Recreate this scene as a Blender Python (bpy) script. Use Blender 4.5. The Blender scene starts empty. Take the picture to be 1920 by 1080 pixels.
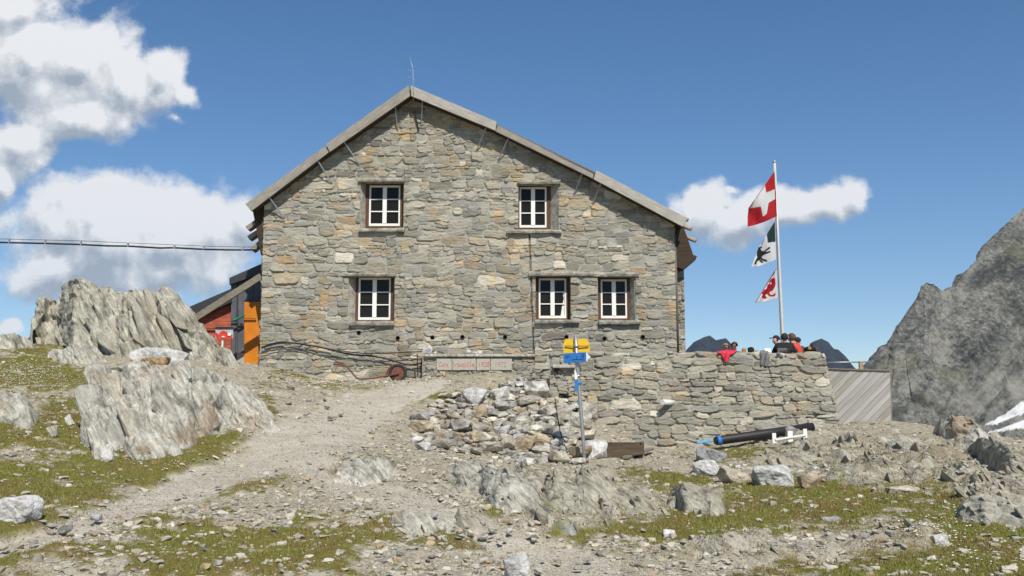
import bpy, bmesh, math, random
import numpy as np
from mathutils import Vector, Matrix

# ------------------------------------------------------------------ camera, sky, sun, exposure
scene = bpy.context.scene
COL = scene.collection
R = math.radians
FPX, PITCH, EYE = 1900.0, R(7.2), 1.6
cam_data = bpy.data.cameras.new("camera")
cam_data.sensor_width = 36.0
cam_data.lens = 36.0 * FPX / 1920.0
cam_data.clip_start, cam_data.clip_end = 0.1, 30000
cam = bpy.data.objects.new("camera", cam_data)
cam.location = (0, 0, EYE)
cam.rotation_euler = (R(90) + PITCH, 0, 0)
COL.objects.link(cam)
scene.camera = cam
scene.render.resolution_x, scene.render.resolution_y = 1024, 576
SUN_EL, SUN_AZ = R(47), R(14)          # azimuth to the right of straight behind the camera
to_sun = Vector((math.sin(SUN_AZ) * math.cos(SUN_EL), -math.cos(SUN_AZ) * math.cos(SUN_EL), math.sin(SUN_EL)))
sun_data = bpy.data.lights.new("sun", 'SUN')
sun_data.energy, sun_data.angle, sun_data.color = 4.8, R(0.5), (1.0, 0.94, 0.84)
sun = bpy.data.objects.new("sun", sun_data)
sun.rotation_euler = (-to_sun).to_track_quat('-Z', 'Y').to_euler()
sun.location = (10, -20, 30)
COL.objects.link(sun)
scene.view_settings.view_transform = 'Standard'
scene.view_settings.look = 'None'
scene.view_settings.exposure = 0.12
scene.view_settings.gamma = 1.0
scene.cycles.max_bounces = 6; scene.cycles.diffuse_bounces = 3

COSP, SINP = math.cos(PITCH), math.sin(PITCH)
def ray(px, py):
    x, y = (px - 960) / FPX, (540 - py) / FPX
    return np.array([x, COSP - y * SINP, SINP + y * COSP])
def P(px, py, Y):
    d = ray(px, py)
    d = d * (Y / d[1])
    return np.array([d[0], Y, d[2] + EYE])
def PX(X, Y, Z):                        # world -> photograph pixel (arrays)
    Z = Z - EYE
    fw = Y * COSP + Z * SINP
    up = -Y * SINP + Z * COSP
    fw = np.maximum(fw, 0.01)
    return 960 + FPX * X / fw, 540 - FPX * up / fw

# ------------------------------------------------------------------ node helpers
class NT:
    def __init__(s, nt): s.nt = nt; s.n = nt.nodes; s.l = nt.links
    def new(s, t, **kw):
        n = s.n.new(t)
        for k, v in kw.items(): setattr(n, k, v)
        return n
    def put(s, sock, v):
        if isinstance(v, bpy.types.NodeSocket): s.l.new(v, sock)
        elif v is not None:
            try: sock.default_value = v
            except Exception: sock.default_value = (*v, 1.0)
    def math(s, op, a, b=None, c=None, clamp=False):
        n = s.new('ShaderNodeMath', operation=op, use_clamp=clamp)
        for i, v in enumerate((a, b, c)):
            if v is not None: s.put(n.inputs[i], v)
        return n.outputs[0]
    def vmath(s, op, a, b=None, c=None):
        n = s.new('ShaderNodeVectorMath', operation=op)
        for i, v in enumerate((a, b, c)):
            if v is not None: s.put(n.inputs[i], v)
        return n.outputs['Value' if op in ('LENGTH', 'DOT_PRODUCT', 'DISTANCE') else 'Vector']
    def mix(s, f, a, b, mode='MIX'):
        n = s.new('ShaderNodeMix', data_type='RGBA', blend_type=mode)
        s.put(n.inputs[0], f); s.put(n.inputs[6], a); s.put(n.inputs[7], b)
        return n.outputs[2]
    def noise(s, vec, scale, detail=3.0, rough=0.55, dist=0.0):
        n = s.new('ShaderNodeTexNoise')
        if vec is not None: s.l.new(vec, n.inputs['Vector'])
        n.inputs['Scale'].default_value = scale; n.inputs['Detail'].default_value = detail
        n.inputs['Roughness'].default_value = rough; n.inputs['Distortion'].default_value = dist
        return n.outputs['Fac']
    def ramp(s, f, stops):
        n = s.new('ShaderNodeValToRGB')
        el = n.color_ramp.elements
        while len(el) < len(stops): el.new(0.5)
        for e, (p, c) in zip(el, stops):
            e.position = p
            e.color = (c, c, c, 1) if not hasattr(c, '__len__') else (*c, 1)
        s.put(n.inputs[0], f)
        return n.outputs[0]
    def sstep(s, f, a, b):
        n = s.new('ShaderNodeMapRange', interpolation_type='SMOOTHSTEP')
        s.put(n.inputs[0], f); n.inputs[1].default_value = a; n.inputs[2].default_value = b
        return n.outputs[0]

def new_mat(name):
    m = bpy.data.materials.new(name); m.use_nodes = True
    t = NT(m.node_tree); b = t.n['Principled BSDF']
    b.inputs['Roughness'].default_value = 0.85
    b.inputs['Specular IOR Level'].default_value = 0.25
    return m, t, b
def pos(t): return t.new('ShaderNodeNewGeometry').outputs['Position']
def objco(t): return t.new('ShaderNodeTexCoord').outputs['Object']
def bump(t, b, h, strength=0.5, dist=0.02):
    n = t.new('ShaderNodeBump'); n.inputs['Strength'].default_value = strength; n.inputs['Distance'].default_value = dist
    t.put(n.inputs['Height'], h); t.l.new(n.outputs[0], b.inputs['Normal'])
_plain = {}
def plain(name, color, rough=0.7, metal=0.0, spec=0.3, var=0.18, scale=14.0, bmp=0.15):
    if name in _plain: return _plain[name]
    m, t, b = new_mat(name)
    f = t.noise(objco(t), scale, 4.0, 0.6)
    lo = tuple(c * (1 - var) for c in color); hi = tuple(min(1, c * (1 + var)) for c in color)
    t.l.new(t.ramp(f, [(0.3, lo), (0.7, hi)]), b.inputs['Base Color'])
    b.inputs['Roughness'].default_value = rough; b.inputs['Metallic'].default_value = metal
    b.inputs['Specular IOR Level'].default_value = spec
    if bmp: bump(t, b, t.noise(objco(t), scale * 3, 3.0), bmp, 0.01)
    _plain[name] = m
    return m

# ------------------------------------------------------------------ world: Nishita sky with cumulus
world = bpy.data.worlds.new("World"); scene.world = world; world.use_nodes = True
wt = NT(world.node_tree)
for n in list(wt.n): wt.n.remove(n)
CLOUDS = [  # pixel centre, radii, weight
    (50, 90, 170, 190, 1), (165, 110, 120, 120, 1), (235, 150, 85, 95, 1), (298, 152, 66, 80, 1), (150, 220, 150, 70, .9), (315, 140, 36, 24, .6),
    (20, 10, 150, 60, 1), (325, 222, 60, 26, .5), (345, 190, 50, 34, .75), (40, 270, 100, 85, 1), (0, 335, 55, 65, .9), (115, 250, 70, 50, .5),
    (160, 390, 95, 95, 1), (110, 440, 85, 90, 1), (230, 450, 185, 110, 1.35), (330, 440, 160, 95, 1.25), (415, 435, 110, 105, 1), (90, 500, 80, 65, 1), (330, 500, 170, 62, .9), (480, 420, 70, 80, .9),
    (1325, 388, 95, 70, 1), (1400, 405, 110, 62, 1), (1480, 392, 100, 52, .9), (1550, 386, 80, 46, .9), (1605, 378, 50, 48, .8),
    (1372, 348, 34, 20, .7), (18, 612, 34, 20, .8)]
grp = bpy.data.node_groups.new("cloud_field", 'ShaderNodeTree')
grp.interface.new_socket("UV", in_out='INPUT', socket_type='NodeSocketVector')
grp.interface.new_socket("Field", in_out='OUTPUT', socket_type='NodeSocketFloat')
g = NT(grp); gi = g.new('NodeGroupInput'); go = g.new('NodeGroupOutput')
uv = gi.outputs[0]
wn = g.new('ShaderNodeTexNoise'); wn.inputs['Scale'].default_value = 9; wn.inputs['Detail'].default_value = 5; wn.inputs['Roughness'].default_value = 0.6
g.l.new(uv, wn.inputs['Vector'])
warp = g.vmath('MULTIPLY', g.vmath('SUBTRACT', wn.outputs['Color'], (0.5, 0.5, 0.5)), (0.06, 0.05, 0))
uvw = g.vmath('ADD', uv, warp)
cur = None
for (cx, cy, rx, ry, wgt) in CLOUDS:
    d = ray(cx, cy); u, v = d[0] / d[1], d[2] / d[1]
    q = g.vmath('MULTIPLY', g.vmath('SUBTRACT', uvw, (u, v, 0)), (FPX / rx, FPX / ry, 0))
    f = g.math('MULTIPLY_ADD', g.vmath('LENGTH', q), -1.0, wgt)
    cur = f if cur is None else g.math('SMOOTH_MAX', cur, f, 0.22)
n1 = g.noise(uv, 14, 7.0, 0.6, 0.3)
def puff(vec, scale):
    v_ = g.new('ShaderNodeTexVoronoi', feature='F1'); v_.inputs['Scale'].default_value = scale; g.l.new(vec, v_.inputs['Vector'])
    return g.math('SUBTRACT', 0.42, v_.outputs['Distance'])
fld = g.math('ADD', cur, g.math('MULTIPLY', g.math('SUBTRACT', n1, 0.5), 0.75))
fld = g.math('ADD', fld, g.math('MULTIPLY', puff(uvw, 19), 0.42))
fld = g.math('ADD', fld, g.math('MULTIPLY', puff(uvw, 46), 0.24))
fld = g.math('ADD', fld, g.math('MULTIPLY', g.math('SUBTRACT', g.noise(uv, 60, 5.0, 0.7), 0.5), 0.42))
g.l.new(fld, go.inputs[0])

tc = wt.new('ShaderNodeTexCoord').outputs['Generated']
sx = wt.new('ShaderNodeSeparateXYZ'); wt.l.new(tc, sx.inputs[0])
yy = wt.math('MAXIMUM', sx.outputs[1], 0.05)
cb = wt.new('ShaderNodeCombineXYZ')
wt.l.new(wt.math('DIVIDE', sx.outputs[0], yy), cb.inputs[0]); wt.l.new(wt.math('DIVIDE', sx.outputs[2], yy), cb.inputs[1])
def field(vec):
    n = wt.new('ShaderNodeGroup'); n.node_tree = grp; wt.l.new(vec, n.inputs[0]); return n.outputs[0]
f0 = field(cb.outputs[0])
f1 = field(wt.vmath('ADD', cb.outputs[0], (0.006, 0.018, 0)))
f2 = field(wt.vmath('ADD', cb.outputs[0], (0.012, 0.05, 0)))
cover = wt.sstep(f0, -0.10, 0.34)
ahead = wt.sstep(sx.outputs[1], 0.06, 0.3)
cover = wt.math('MULTIPLY', cover, ahead)
lit = wt.math('SUBTRACT', 0.60, wt.math('MULTIPLY', wt.math('SUBTRACT', f1, f0), 2.0))
lit = wt.math('SUBTRACT', lit, wt.math('MULTIPLY', wt.sstep(f2, 0.4, 1.6), 0.58))
lit = wt.math('ADD', lit, wt.math('MULTIPLY_ADD', wt.noise(cb.outputs[0], 38, 6, .65), 0.7, -0.14), clamp=True)
cloudcol = wt.ramp(lit, [(0.0, (0.36, 0.41, 0.47)), (0.35, (0.52, 0.56, 0.61)), (0.65, (0.70, 0.72, 0.74)), (1.0, (0.92, 0.92, 0.92))])
sky = wt.new('ShaderNodeTexSky', sky_type='NISHITA')
sky.sun_disc = False; sky.sun_elevation = SUN_EL; sky.sun_rotation = R(180) - SUN_AZ
sky.altitude = 2300; sky.air_density = 1.0; sky.dust_density = 0.6; sky.ozone_density = 1.0
SKY_STRENGTH = 0.105
bg = wt.new('ShaderNodeBackground'); bg.inputs[1].default_value = SKY_STRENGTH
ccs = wt.vmath('SCALE', cloudcol); ccs.node.inputs['Scale'].default_value = 0.95 / SKY_STRENGTH
covm = wt.math('MULTIPLY', cover, 0.93)
hs = wt.new('ShaderNodeHueSaturation'); hs.inputs['Saturation'].default_value = 1.27; wt.l.new(sky.outputs[0], hs.inputs['Color'])
wt.l.new(wt.mix(covm, hs.outputs[0], ccs), bg.inputs[0])
wo = wt.new('ShaderNodeOutputWorld'); wt.l.new(bg.outputs[0], wo.inputs[0])
world.cycles.sampling_method = 'MANUAL'; world.cycles.sample_map_resolution = 512

# ------------------------------------------------------------------ numpy noise
def _h(ix, iy, iz, seed):
    h = (ix.astype(np.int64) * 374761393 + iy.astype(np.int64) * 668265263 + iz.astype(np.int64) * 2147483647 + seed * 974634217) & 0xFFFFFFFF
    h = ((h ^ (h >> 13)) * 1274126177) & 0xFFFFFFFF
    h = ((h ^ (h >> 16)) * 2246822519) & 0xFFFFFFFF
    h = h ^ (h >> 15)
    return (h & 0xFFFFFF).astype(np.float64) / 0xFFFFFF
def vnoise(p, seed=0):
    i = np.floor(p); f = p - i
    f = f * f * f * (f * (f * 6 - 15) + 10)
    i = i.astype(np.int64)
    r = 0
    for dx in (0, 1):
        wx = f[..., 0] if dx else 1 - f[..., 0]
        for dy in (0, 1):
            wy = f[..., 1] if dy else 1 - f[..., 1]
            for dz in (0, 1):
                wz = f[..., 2] if dz else 1 - f[..., 2]
                r = r + wx * wy * wz * _h(i[..., 0] + dx, i[..., 1] + dy, i[..., 2] + dz, seed)
    return r * 2 - 1
def fbm(p, seed=0, octv=4, gain=0.5, lac=2.03):
    a, s, r = 1.0, 0.0, 0
    for k in range(octv):
        r = r + a * vnoise(p, seed + k * 17); s += a; a *= gain; p = p * lac + 3.7
    return r / s
def xyz(a, b, c=0.0):
    a = np.asarray(a, float); return np.stack([a, np.broadcast_to(b, a.shape), np.broadcast_to(c, a.shape)], -1)

# ------------------------------------------------------------------ mesh helpers
def link(name, mesh, mat=None, parent=None, loc=None):
    o = bpy.data.objects.new(name, mesh); COL.objects.link(o)
    if mat is not None and mesh is not None:
        for mm in (mat if isinstance(mat, (list, tuple)) else [mat]):
            if len(mesh.materials) < (len(mat) if isinstance(mat, (list, tuple)) else 1): mesh.materials.append(mm)
    if parent is not None: o.parent = parent
    if loc is not None: o.location = loc
    return o
def tag(o, label=None, cat=None, group=None, kind=None):
    for k, v in (('label', label), ('category', cat), ('group', group), ('kind', kind)):
        if v: o[k] = v
    return o
def thing(name, label, cat, loc=(0, 0, 0), group=None):
    o = bpy.data.objects.new(name, None); COL.objects.link(o); o.location = loc
    o.empty_display_size = 0.2
    return tag(o, label, cat, group)
def mesh_np(name, v, f, colors=None, smooth=False, attr='col'):
    """f: (n,3) or (n,4) int array"""
    v = np.asarray(v, np.float32).reshape(-1, 3); f = np.asarray(f, np.int32)
    k = f.shape[1]
    m = bpy.data.meshes.new(name)
    m.vertices.add(len(v)); m.vertices.foreach_set('co', v.ravel())
    m.loops.add(f.size); m.loops.foreach_set('vertex_index', f.ravel())
    m.polygons.add(len(f)); m.polygons.foreach_set('loop_start', np.arange(0, f.size, k, dtype=np.int32))
    m.polygons.foreach_set('loop_total', np.full(len(f), k, np.int32))
    m.polygons.foreach_set('use_smooth', np.full(len(f), smooth))
    if colors is not None:
        c = np.ones((len(v), 4), np.float32); c[:, :colors.shape[1]] = colors
        a = m.color_attributes.new(attr, 'FLOAT_COLOR', 'POINT'); a.data.foreach_set('color', c.ravel())
    m.update(calc_edges=True); m.validate()
    return m
def grid_faces(nx, ny, mask=None):
    i = np.arange(nx * ny).reshape(ny, nx)
    q = np.stack([i[:-1, :-1], i[:-1, 1:], i[1:, 1:], i[1:, :-1]], -1)
    if mask is not None: q = q[mask]
    return q.reshape(-1, 4)
def compact(v, f, c=None):
    used = np.unique(f); remap = np.zeros(len(v), np.int64); remap[used] = np.arange(len(used))
    return v[used], remap[f], (None if c is None else c[used])
class MB:
    """collects boxes, prisms and tubes into one mesh"""
    def __init__(s): s.bm = bmesh.new()
    def prism(s, front, back):
        """two loops of equal length (3-D points)"""
        a = [s.bm.verts.new(Vector(p)) for p in front]; b = [s.bm.verts.new(Vector(p)) for p in back]
        n = len(a); s.bm.faces.new(a); s.bm.faces.new(b[::-1])
        for i in range(n):
            j = (i + 1) % n; s.bm.faces.new((a[j], a[i], b[i], b[j]))
        return s
    def poly_y(s, pts, y0, y1):
        """XZ polygon extruded along Y"""
        return s.prism([(p[0], y0, p[-1]) for p in pts], [(p[0], y1, p[-1]) for p in pts])
    def box(s, x0, x1, y0, y1, z0, z1):
        return s.poly_y([(x0, z0), (x1, z0), (x1, z1), (x0, z1)], y0, y1)
    def bar(s, a, b, w, h=None, up=(0, 0, 1)):
        a, b = Vector(a), Vector(b); h = h or w; d = (b - a).normalized(); u = Vector(up)
        x = d.cross(u)
        if x.length < 1e-4: x = d.cross(Vector((1, 0, 0)))
        x.normalize(); u = x.cross(d)
        c = [x * sx_ * w / 2 + u * sz_ * h / 2 for sx_, sz_ in ((-1, -1), (1, -1), (1, 1), (-1, 1))]
        return s.prism([a + q for q in c], [b + q for q in c])
    def tube(s, pts, r, n=8, cap=True):
        pts = [Vector(p) for p in pts]; rings = []
        rr = r if hasattr(r, '__len__') else [r] * len(pts)
        px_ = None
        for i, p in enumerate(pts):
            d = (pts[min(i + 1, len(pts) - 1)] - pts[max(i - 1, 0)]).normalized()
            if px_ is None:
                px_ = d.cross(Vector((0, 0, 1)))
                if px_.length < 1e-3: px_ = d.cross(Vector((0, 1, 0)))
            px_ = (px_ - d * px_.dot(d)).normalized(); q = d.cross(px_)
            rings.append([s.bm.verts.new(p + (px_ * math.cos(2 * math.pi * k / n) + q * math.sin(2 * math.pi * k / n)) * rr[i]) for k in range(n)])
        for a, b in zip(rings, rings[1:]):
            for k in range(n):
                fc = s.bm.faces.new((a[k], a[(k + 1) % n], b[(k + 1) % n], b[k])); fc.smooth = True
        if cap: s.bm.faces.new(rings[0][::-1]); s.bm.faces.new(rings[-1])
        return s
    def build(s, name, mat, parent=None, bevel=0.0, loc=None):
        if bevel: bmesh.ops.bevel(s.bm, geom=list(s.bm.edges), offset=bevel, segments=1, affect='EDGES', clamp_overlap=True)
        bmesh.ops.recalc_face_normals(s.bm, faces=s.bm.faces[:])
        if loc is not None: bmesh.ops.translate(s.bm, verts=s.bm.verts[:], vec=-Vector(loc))
        m = bpy.data.meshes.new(name); s.bm.to_mesh(m); s.bm.free()
        return link(name, m, mat, parent, loc)
def rel(parent, pts):                                   # world points -> parent space (parents are unrotated empties)
    return [Vector(p) - parent.location for p in pts]
def inpoly(x, y, poly):
    r = np.zeros(np.shape(x), bool); n = len(poly)
    for i in range(n):
        x0, y0 = poly[i]; x1, y1 = poly[(i + 1) % n]
        if y0 == y1: continue
        c = ((y0 > y) != (y1 > y)) & (x < (x1 - x0) * (y - y0) / (y1 - y0) + x0)
        r ^= c
    return r

# ------------------------------------------------------------------ terrain shape
CP = [(700,1080,10),(400,1080,9.9),(100,1080,9.3),(-150,1080,9),(1000,1080,10.1),(1300,1080,10.1),(1600,1080,9.8),(1900,1080,9),(2100,1080,8.6),
 (700,1000,11.6),(400,1000,11.5),(1000,1000,12),(1300,1000,12.4),(1600,1000,12),(1900,1010,11),
 (0,950,11.5),(200,950,12.3),(450,940,13),(700,930,13.4),(1000,930,14.5),(1300,930,15.5),(1600,930,15.0),(1800,920,14.5),
 (0,850,14.5),(200,870,15.0),(300,870,15.2),(450,860,16),(600,850,16.4),(750,850,17),(900,862,18.4),(1095,868,20.2),(1250,860,21),(1450,860,20.5),(1600,860,19.5),(1750,860,18),(1900,870,17),
 (520,800,18.3),(640,790,19.5),(780,820,19.6),(560,740,22.6),(700,745,22.8),(820,730,23.6),(830,760,22.6),(1000,740,23.9),(1000,800,22),(1090,790,23.4),
 (600,717,26),(760,714,26.4),(1000,716,25.2),(500,692,26.5),(440,682,25.5),
 (1200,838,24.5),(1400,826,24.6),(1540,803,24.8),(1650,793,25),(1720,800,24),(1800,815,22.5),(1880,850,20),(2050,880,18),
 (0,760,18.5),(0,690,23),(0,645,28.5),(150,665,25),(130,720,21.5),(300,680,23.5),(300,655,26),(-200,645,28),(-200,800,16),
 (490,683,28.6),(420,683,28.6)]
cps = np.array([P(*c) for c in CP])
cps = np.vstack([cps, [(0, 0, 0), (-6, 2, 0.0), (6, 2, -0.1), (0, 6, -0.02), (5, 28.5, 1.2), (8.5, 28.5, 1.0), (0, 29, 2.3), (-4, 29, 2.4), (12.5, 28, 0.6)]])
_n = len(cps)
def _U(r2): return np.where(r2 > 0, 0.5 * r2 * np.log(np.maximum(r2, 1e-12)), 0)
_A = np.zeros((_n + 3, _n + 3))
_d2 = ((cps[:, None, :2] - cps[None, :, :2]) ** 2).sum(-1)
_A[:_n, :_n] = _U(_d2) + np.eye(_n) * 0.35
_A[:_n, _n] = 1; _A[:_n, _n + 1:] = cps[:, :2]; _A[_n:, :_n] = _A[:_n, _n:].T
_W = np.linalg.solve(_A, np.concatenate([cps[:, 2], np.zeros(3)]))
def terrain(X, Y, fine=True):
    X = np.asarray(X, float); Y = np.asarray(Y, float); sh = X.shape
    X = X.ravel(); Y = Y.ravel()
    Xc, Yc = np.clip(X, -14, 14), np.clip(Y, 0, 29)
    z = np.full(X.shape, _W[_n]) + _W[_n + 1] * Xc + _W[_n + 2] * Yc
    for i in range(_n):
        z += _W[i] * _U((Xc - cps[i, 0]) ** 2 + (Yc - cps[i, 1]) ** 2)
    dx = np.maximum(np.abs(X) - 14, 0); dyf = np.maximum(Y - 29, 0); d = np.hypot(dx * np.where(Y < 12, 0.35, 1), dyf)
    fall = np.where(d < 300, 0.32 * d, 96 + 0 * d)
    fall = 90 * (1 - np.exp(-d * 0.32 / 90))
    z = z - fall
    if fine:
        q = xyz(X, Y, 0.3)
        z = z + 0.10 * fbm(q * 0.55, 5, 3) * np.minimum(1, Y / 9) + 0.045 * fbm(q * 2.2, 9, 4) + 6.0 * fbm(q * 0.012, 31, 4) * np.clip(d / 120, 0, 1)
    return z.reshape(sh)
def hit(px, py, y0=7.5, y1=31.0):
    d = ray(px, py); ys = np.arange(y0, y1, 0.04)
    x = d[0] / d[1] * ys; z = d[2] / d[1] * ys + EYE
    below = z <= terrain(x, ys)
    k = int(np.argmax(below)) if below.any() else len(ys) - 1
    return np.array([x[k], ys[k], float(terrain(np.array([x[k]]), np.array([ys[k]]))[0])])

# masks read off the photograph, placed on the real ground
def stroke(px, py, pts):
    """signed closeness to a polyline with widths: 1 inside core -> 0 at edge"""
    best = np.full(px.shape, -9.0)
    for (x0, y0, w0), (x1, y1, w1) in zip(pts, pts[1:]):
        dx, dy = x1 - x0, (y1 - y0) * 2.0
        t = np.clip(((px - x0) * dx + (py - y0) * 2.0 * dy) / (dx * dx + dy * dy), 0, 1)
        dist = np.hypot(px - x0 - t * dx, (py - y0) * 2.0 - t * dy)
        best = np.maximum(best, 1 - dist / (w0 + (w1 - w0) * t))
    return best
PATH_A = [(-80,1050,46),(60,1010,44),(180,975,44),(300,930,52),(420,885,70),(540,842,110),(610,805,120),(680,768,90),(750,738,48),(830,720,18)]
PATH_B = [(560,850,80),(640,895,62),(740,930,56),(833,972,54),(926,1000,60),(1018,1035,70),(1110,1085,100)]
GRASS = [(60,700,110,35,.9),(90,800,160,60,.75),(330,880,200,38,1.2),(450,1045,280,50,.78),(640,1005,160,36,.72),(1650,880,150,46,.62),(1560,940,200,40,.85),(1700,1070,250,30,.8),(1060,1010,120,24,.55),(900,890,60,14,.6),(1560,850,130,18,.8),(1660,868,130,26,.85),(1480,852,80,16,.75),(1760,866,80,24,.85),(1610,905,130,22,.8),(1200,960,100,20,.7),(1100,905,50,12,.6),(1340,985,220,60,.75),(1480,930,220,50,.75),(1750,960,160,60,.6),(1640,930,120,30,.55),(110,900,190,60,.85),(40,985,110,40,.9),(220,1040,220,40,.55),(420,850,90,40,.9),
 (500,780,28,36,.8),(30,1060,120,40,.6),(760,990,90,24,.8),(830,1012,110,22,.7),(560,1000,140,40,.35),(300,990,150,40,.5),
 (860,745,60,12,.8),(700,730,60,10,.5),(640,725,60,10,.4),(1000,890,60,18,.5),(960,950,60,22,.8),(880,905,40,14,.7),(1060,960,60,26,.6),
 (1240,905,120,26,.8),(1290,965,120,40,1.0),(1420,930,140,34,.95),(1480,965,180,40,.9),(1350,1020,200,30,.6),(1640,960,120,26,.5),(1600,870,110,30,.5),(1400,850,90,14,.7),
 (1720,1040,180,26,.8),(1850,1010,110,40,1.0),(1880,1060,110,50,.9),(1680,825,90,14,.5),(1750,900,60,26,.45),(1500,1075,160,16,.5),(130,640,70,14,.9),(60,660,60,20,.7),(560,705,60,10,.6),(700,885,60,12,.4)]
BEDROCK = [(1560,858,130,46,1),(1640,880,110,40,1),(1700,845,90,34,.9),(1780,872,70,32,1),(1480,1032,260,20,1),(1330,1050,140,16,.9),(1640,1010,150,14,.9),(1120,935,130,46,1),(1200,950,70,34,.9),
 (1000,920,90,44,.9),(690,878,75,20,.9),(1310,948,70,30,.8),(1880,930,80,60,.9),(880,985,40,14,.8),(1860,850,60,36,.8),(900,905,90,44,.9),(1050,975,100,26,.8),(560,905,60,12,.5),(60,770,50,40,.6),(230,800,60,50,.8),(1420,870,60,12,.4),(780,1000,60,16,.7),(150,675,80,18,.6),(340,770,150,50,.7)]
def masks(X, Y, Z):
    px, py = PX(X, Y, Z)
    q = xyz(X, Y, 1.7)
    n_big, n_mid, n_sm = fbm(q * 0.9, 41, 4), fbm(q * 3.2, 43, 4), fbm(q * 11, 47, 3)
    path = np.maximum(stroke(px, py, PATH_A), stroke(px, py, PATH_B)) + 0.45 * n_big + 0.42 * n_mid + .2 * n_sm
    gr = np.zeros(px.shape)
    for cx, cy, rx, ry, s in GRASS:
        gr = np.maximum(gr, s * np.exp(-(((px - cx) / rx) ** 2 + ((py - cy) / ry) ** 2) * 0.9))
    inframe = (Y < 31) & (px > -1500) & (px < 3400) & (py < 1200) & (py > 560)
    gr = np.where(inframe & (px > -250) & (px < 2170), gr, 0.28)
    gr = gr * 1.15 + 0.6 * n_mid + 0.4 * n_big + 0.4 * n_sm
    grass = np.clip((gr - 0.41) / 0.13, 0, 1)
    pathm = np.where(inframe, np.clip((path - 0.12) / 0.25, 0, 1), 0)
    rk = np.zeros(px.shape)
    for cx, cy, rx, ry, s in BEDROCK:
        rk = np.maximum(rk, s * np.exp(-(((px - cx) / rx) ** 2 + ((py - cy) / ry) ** 2) * 0.8))
    rk = np.where(inframe, rk, 0) + (0.30 * n_big + 0.35 * n_mid + 0.2 * n_sm) * inframe
    rockm = np.clip((rk - 0.50) / 0.12, 0, 1) * inframe
    grass = grass * (1 - pathm) * (1 - 0.45 * rockm)
    pathm = pathm * (1 - rockm)
    return pathm, grass, rockm

def axis(lo, hi, step, far, ratio=1.22):
    a = list(np.arange(lo, hi + 1e-6, step)); s = step
    l = [a[0]]
    while l[-1] > -far: s *= ratio; l.append(l[-1] - s)
    s = step; r_ = [a[-1]]
    while r_[-1] < far: s *= ratio; r_.append(r_[-1] + s)
    return np.array(l[:0:-1] + a + r_[1:])
gx, gy = axis(-14.2, 14.2, 0.05, 9000), axis(8.2, 29.4, 0.05, 9000)
GXX, GYY = np.meshgrid(gx, gy)
GZZ = terrain(GXX, GYY)
pathm, grassm, rockm = masks(GXX, GYY, GZZ)
qq = xyz(GXX, GYY, 0.0)
GZZ = GZZ + (0.022 * fbm(qq * 9, 61, 3) * (1 - 0.6 * pathm) + 0.025 * grassm) * (np.hypot(GXX, GYY) < 40)
GZZ -= 0.05 * pathm * (np.hypot(GXX, GYY) < 40)
GROCK = rockm > 0.01
FOL = Vector((0.80, 0.36, 0.48)).normalized()        # normal of the schist layers
FDIR = Vector((0.52, 0.10, -0.82)); FDIR = (FDIR - FOL * FDIR.dot(FOL)).normalized()
FCR = FOL.cross(FDIR)
GFOL = Vector((0.86, -0.02, 0.51)).normalized(); GDIR = Vector((0.50, -0.25, -0.83)); GDIR = (GDIR - GFOL * GDIR.dot(GFOL)).normalized(); GCR = GFOL.cross(GDIR)
def worley(q, seed):
    """nearest jittered seed: returns cell hash inputs and offset vector"""
    sh = q.shape[:-1]; q = q.reshape(-1, 3); b = np.floor(q).astype(np.int64)
    best = np.full(len(q), 9e9); bid = np.zeros((len(q), 3), np.int64); off = np.zeros((len(q), 3)); sec = np.full(len(q), 9e9)
    for dx in (-1, 0, 1):
        for dy in (-1, 0, 1):
            for dz in (-1, 0, 1):
                c = b + (dx, dy, dz)
                jt = np.stack([_h(c[:, 0], c[:, 1], c[:, 2], seed + k) for k in range(3)], -1)
                d = q - (c + 0.1 + 0.8 * jt); r2 = (d * d).sum(-1)
                m_ = r2 < best
                sec = np.where(m_, best, np.minimum(sec, r2))
                best = np.where(m_, r2, best); bid[m_] = c[m_]; off[m_] = d[m_]
    return bid.reshape(sh + (3,)), off.reshape(sh + (3,)), (np.sqrt(sec) - np.sqrt(best)).reshape(sh)
def rock_disp(p, seed=0, k=1.0):
    F, D, C = (np.array(a) for a in (GFOL, GDIR, GCR))
    wv = np.stack([fbm(p * 1.1 / k, seed + 3 + i, 3) for i in range(3)], -1) * 0.16 * k
    pw = p + wv
    s = pw @ F; t_ = pw @ D; r_ = pw @ C
    out = 0
    for th, lt, lr, a, gsl, cr in ((0.80, 2.1, 1.2, 0.30, 0.32, 0.09), (0.30, 0.95, 0.5, 0.11, 0.16, 0.05), (0.11, 0.45, 0.22, 0.036, 0.06, 0.016)):
        q = np.stack([s / (th * k), t_ / (lt * k), r_ / (lr * k)], -1)
        bid, off, edge = worley(q, seed)
        hh = [_h(bid[..., 0], bid[..., 1], bid[..., 2], seed + 50 + i) for i in range(4)]
        out = out + k * (a * (hh[0] - 0.5) + gsl * sum((hh[i + 1] - (0.62 if i == 0 else 0.5)) * off[..., i] for i in range(3)))
        out = out - k * cr * np.clip(1 - edge / 0.12, 0, 1)
        seed += 101
    return out + 0.030 * k * fbm(p * 5 / k, seed + 40, 4)

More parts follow.
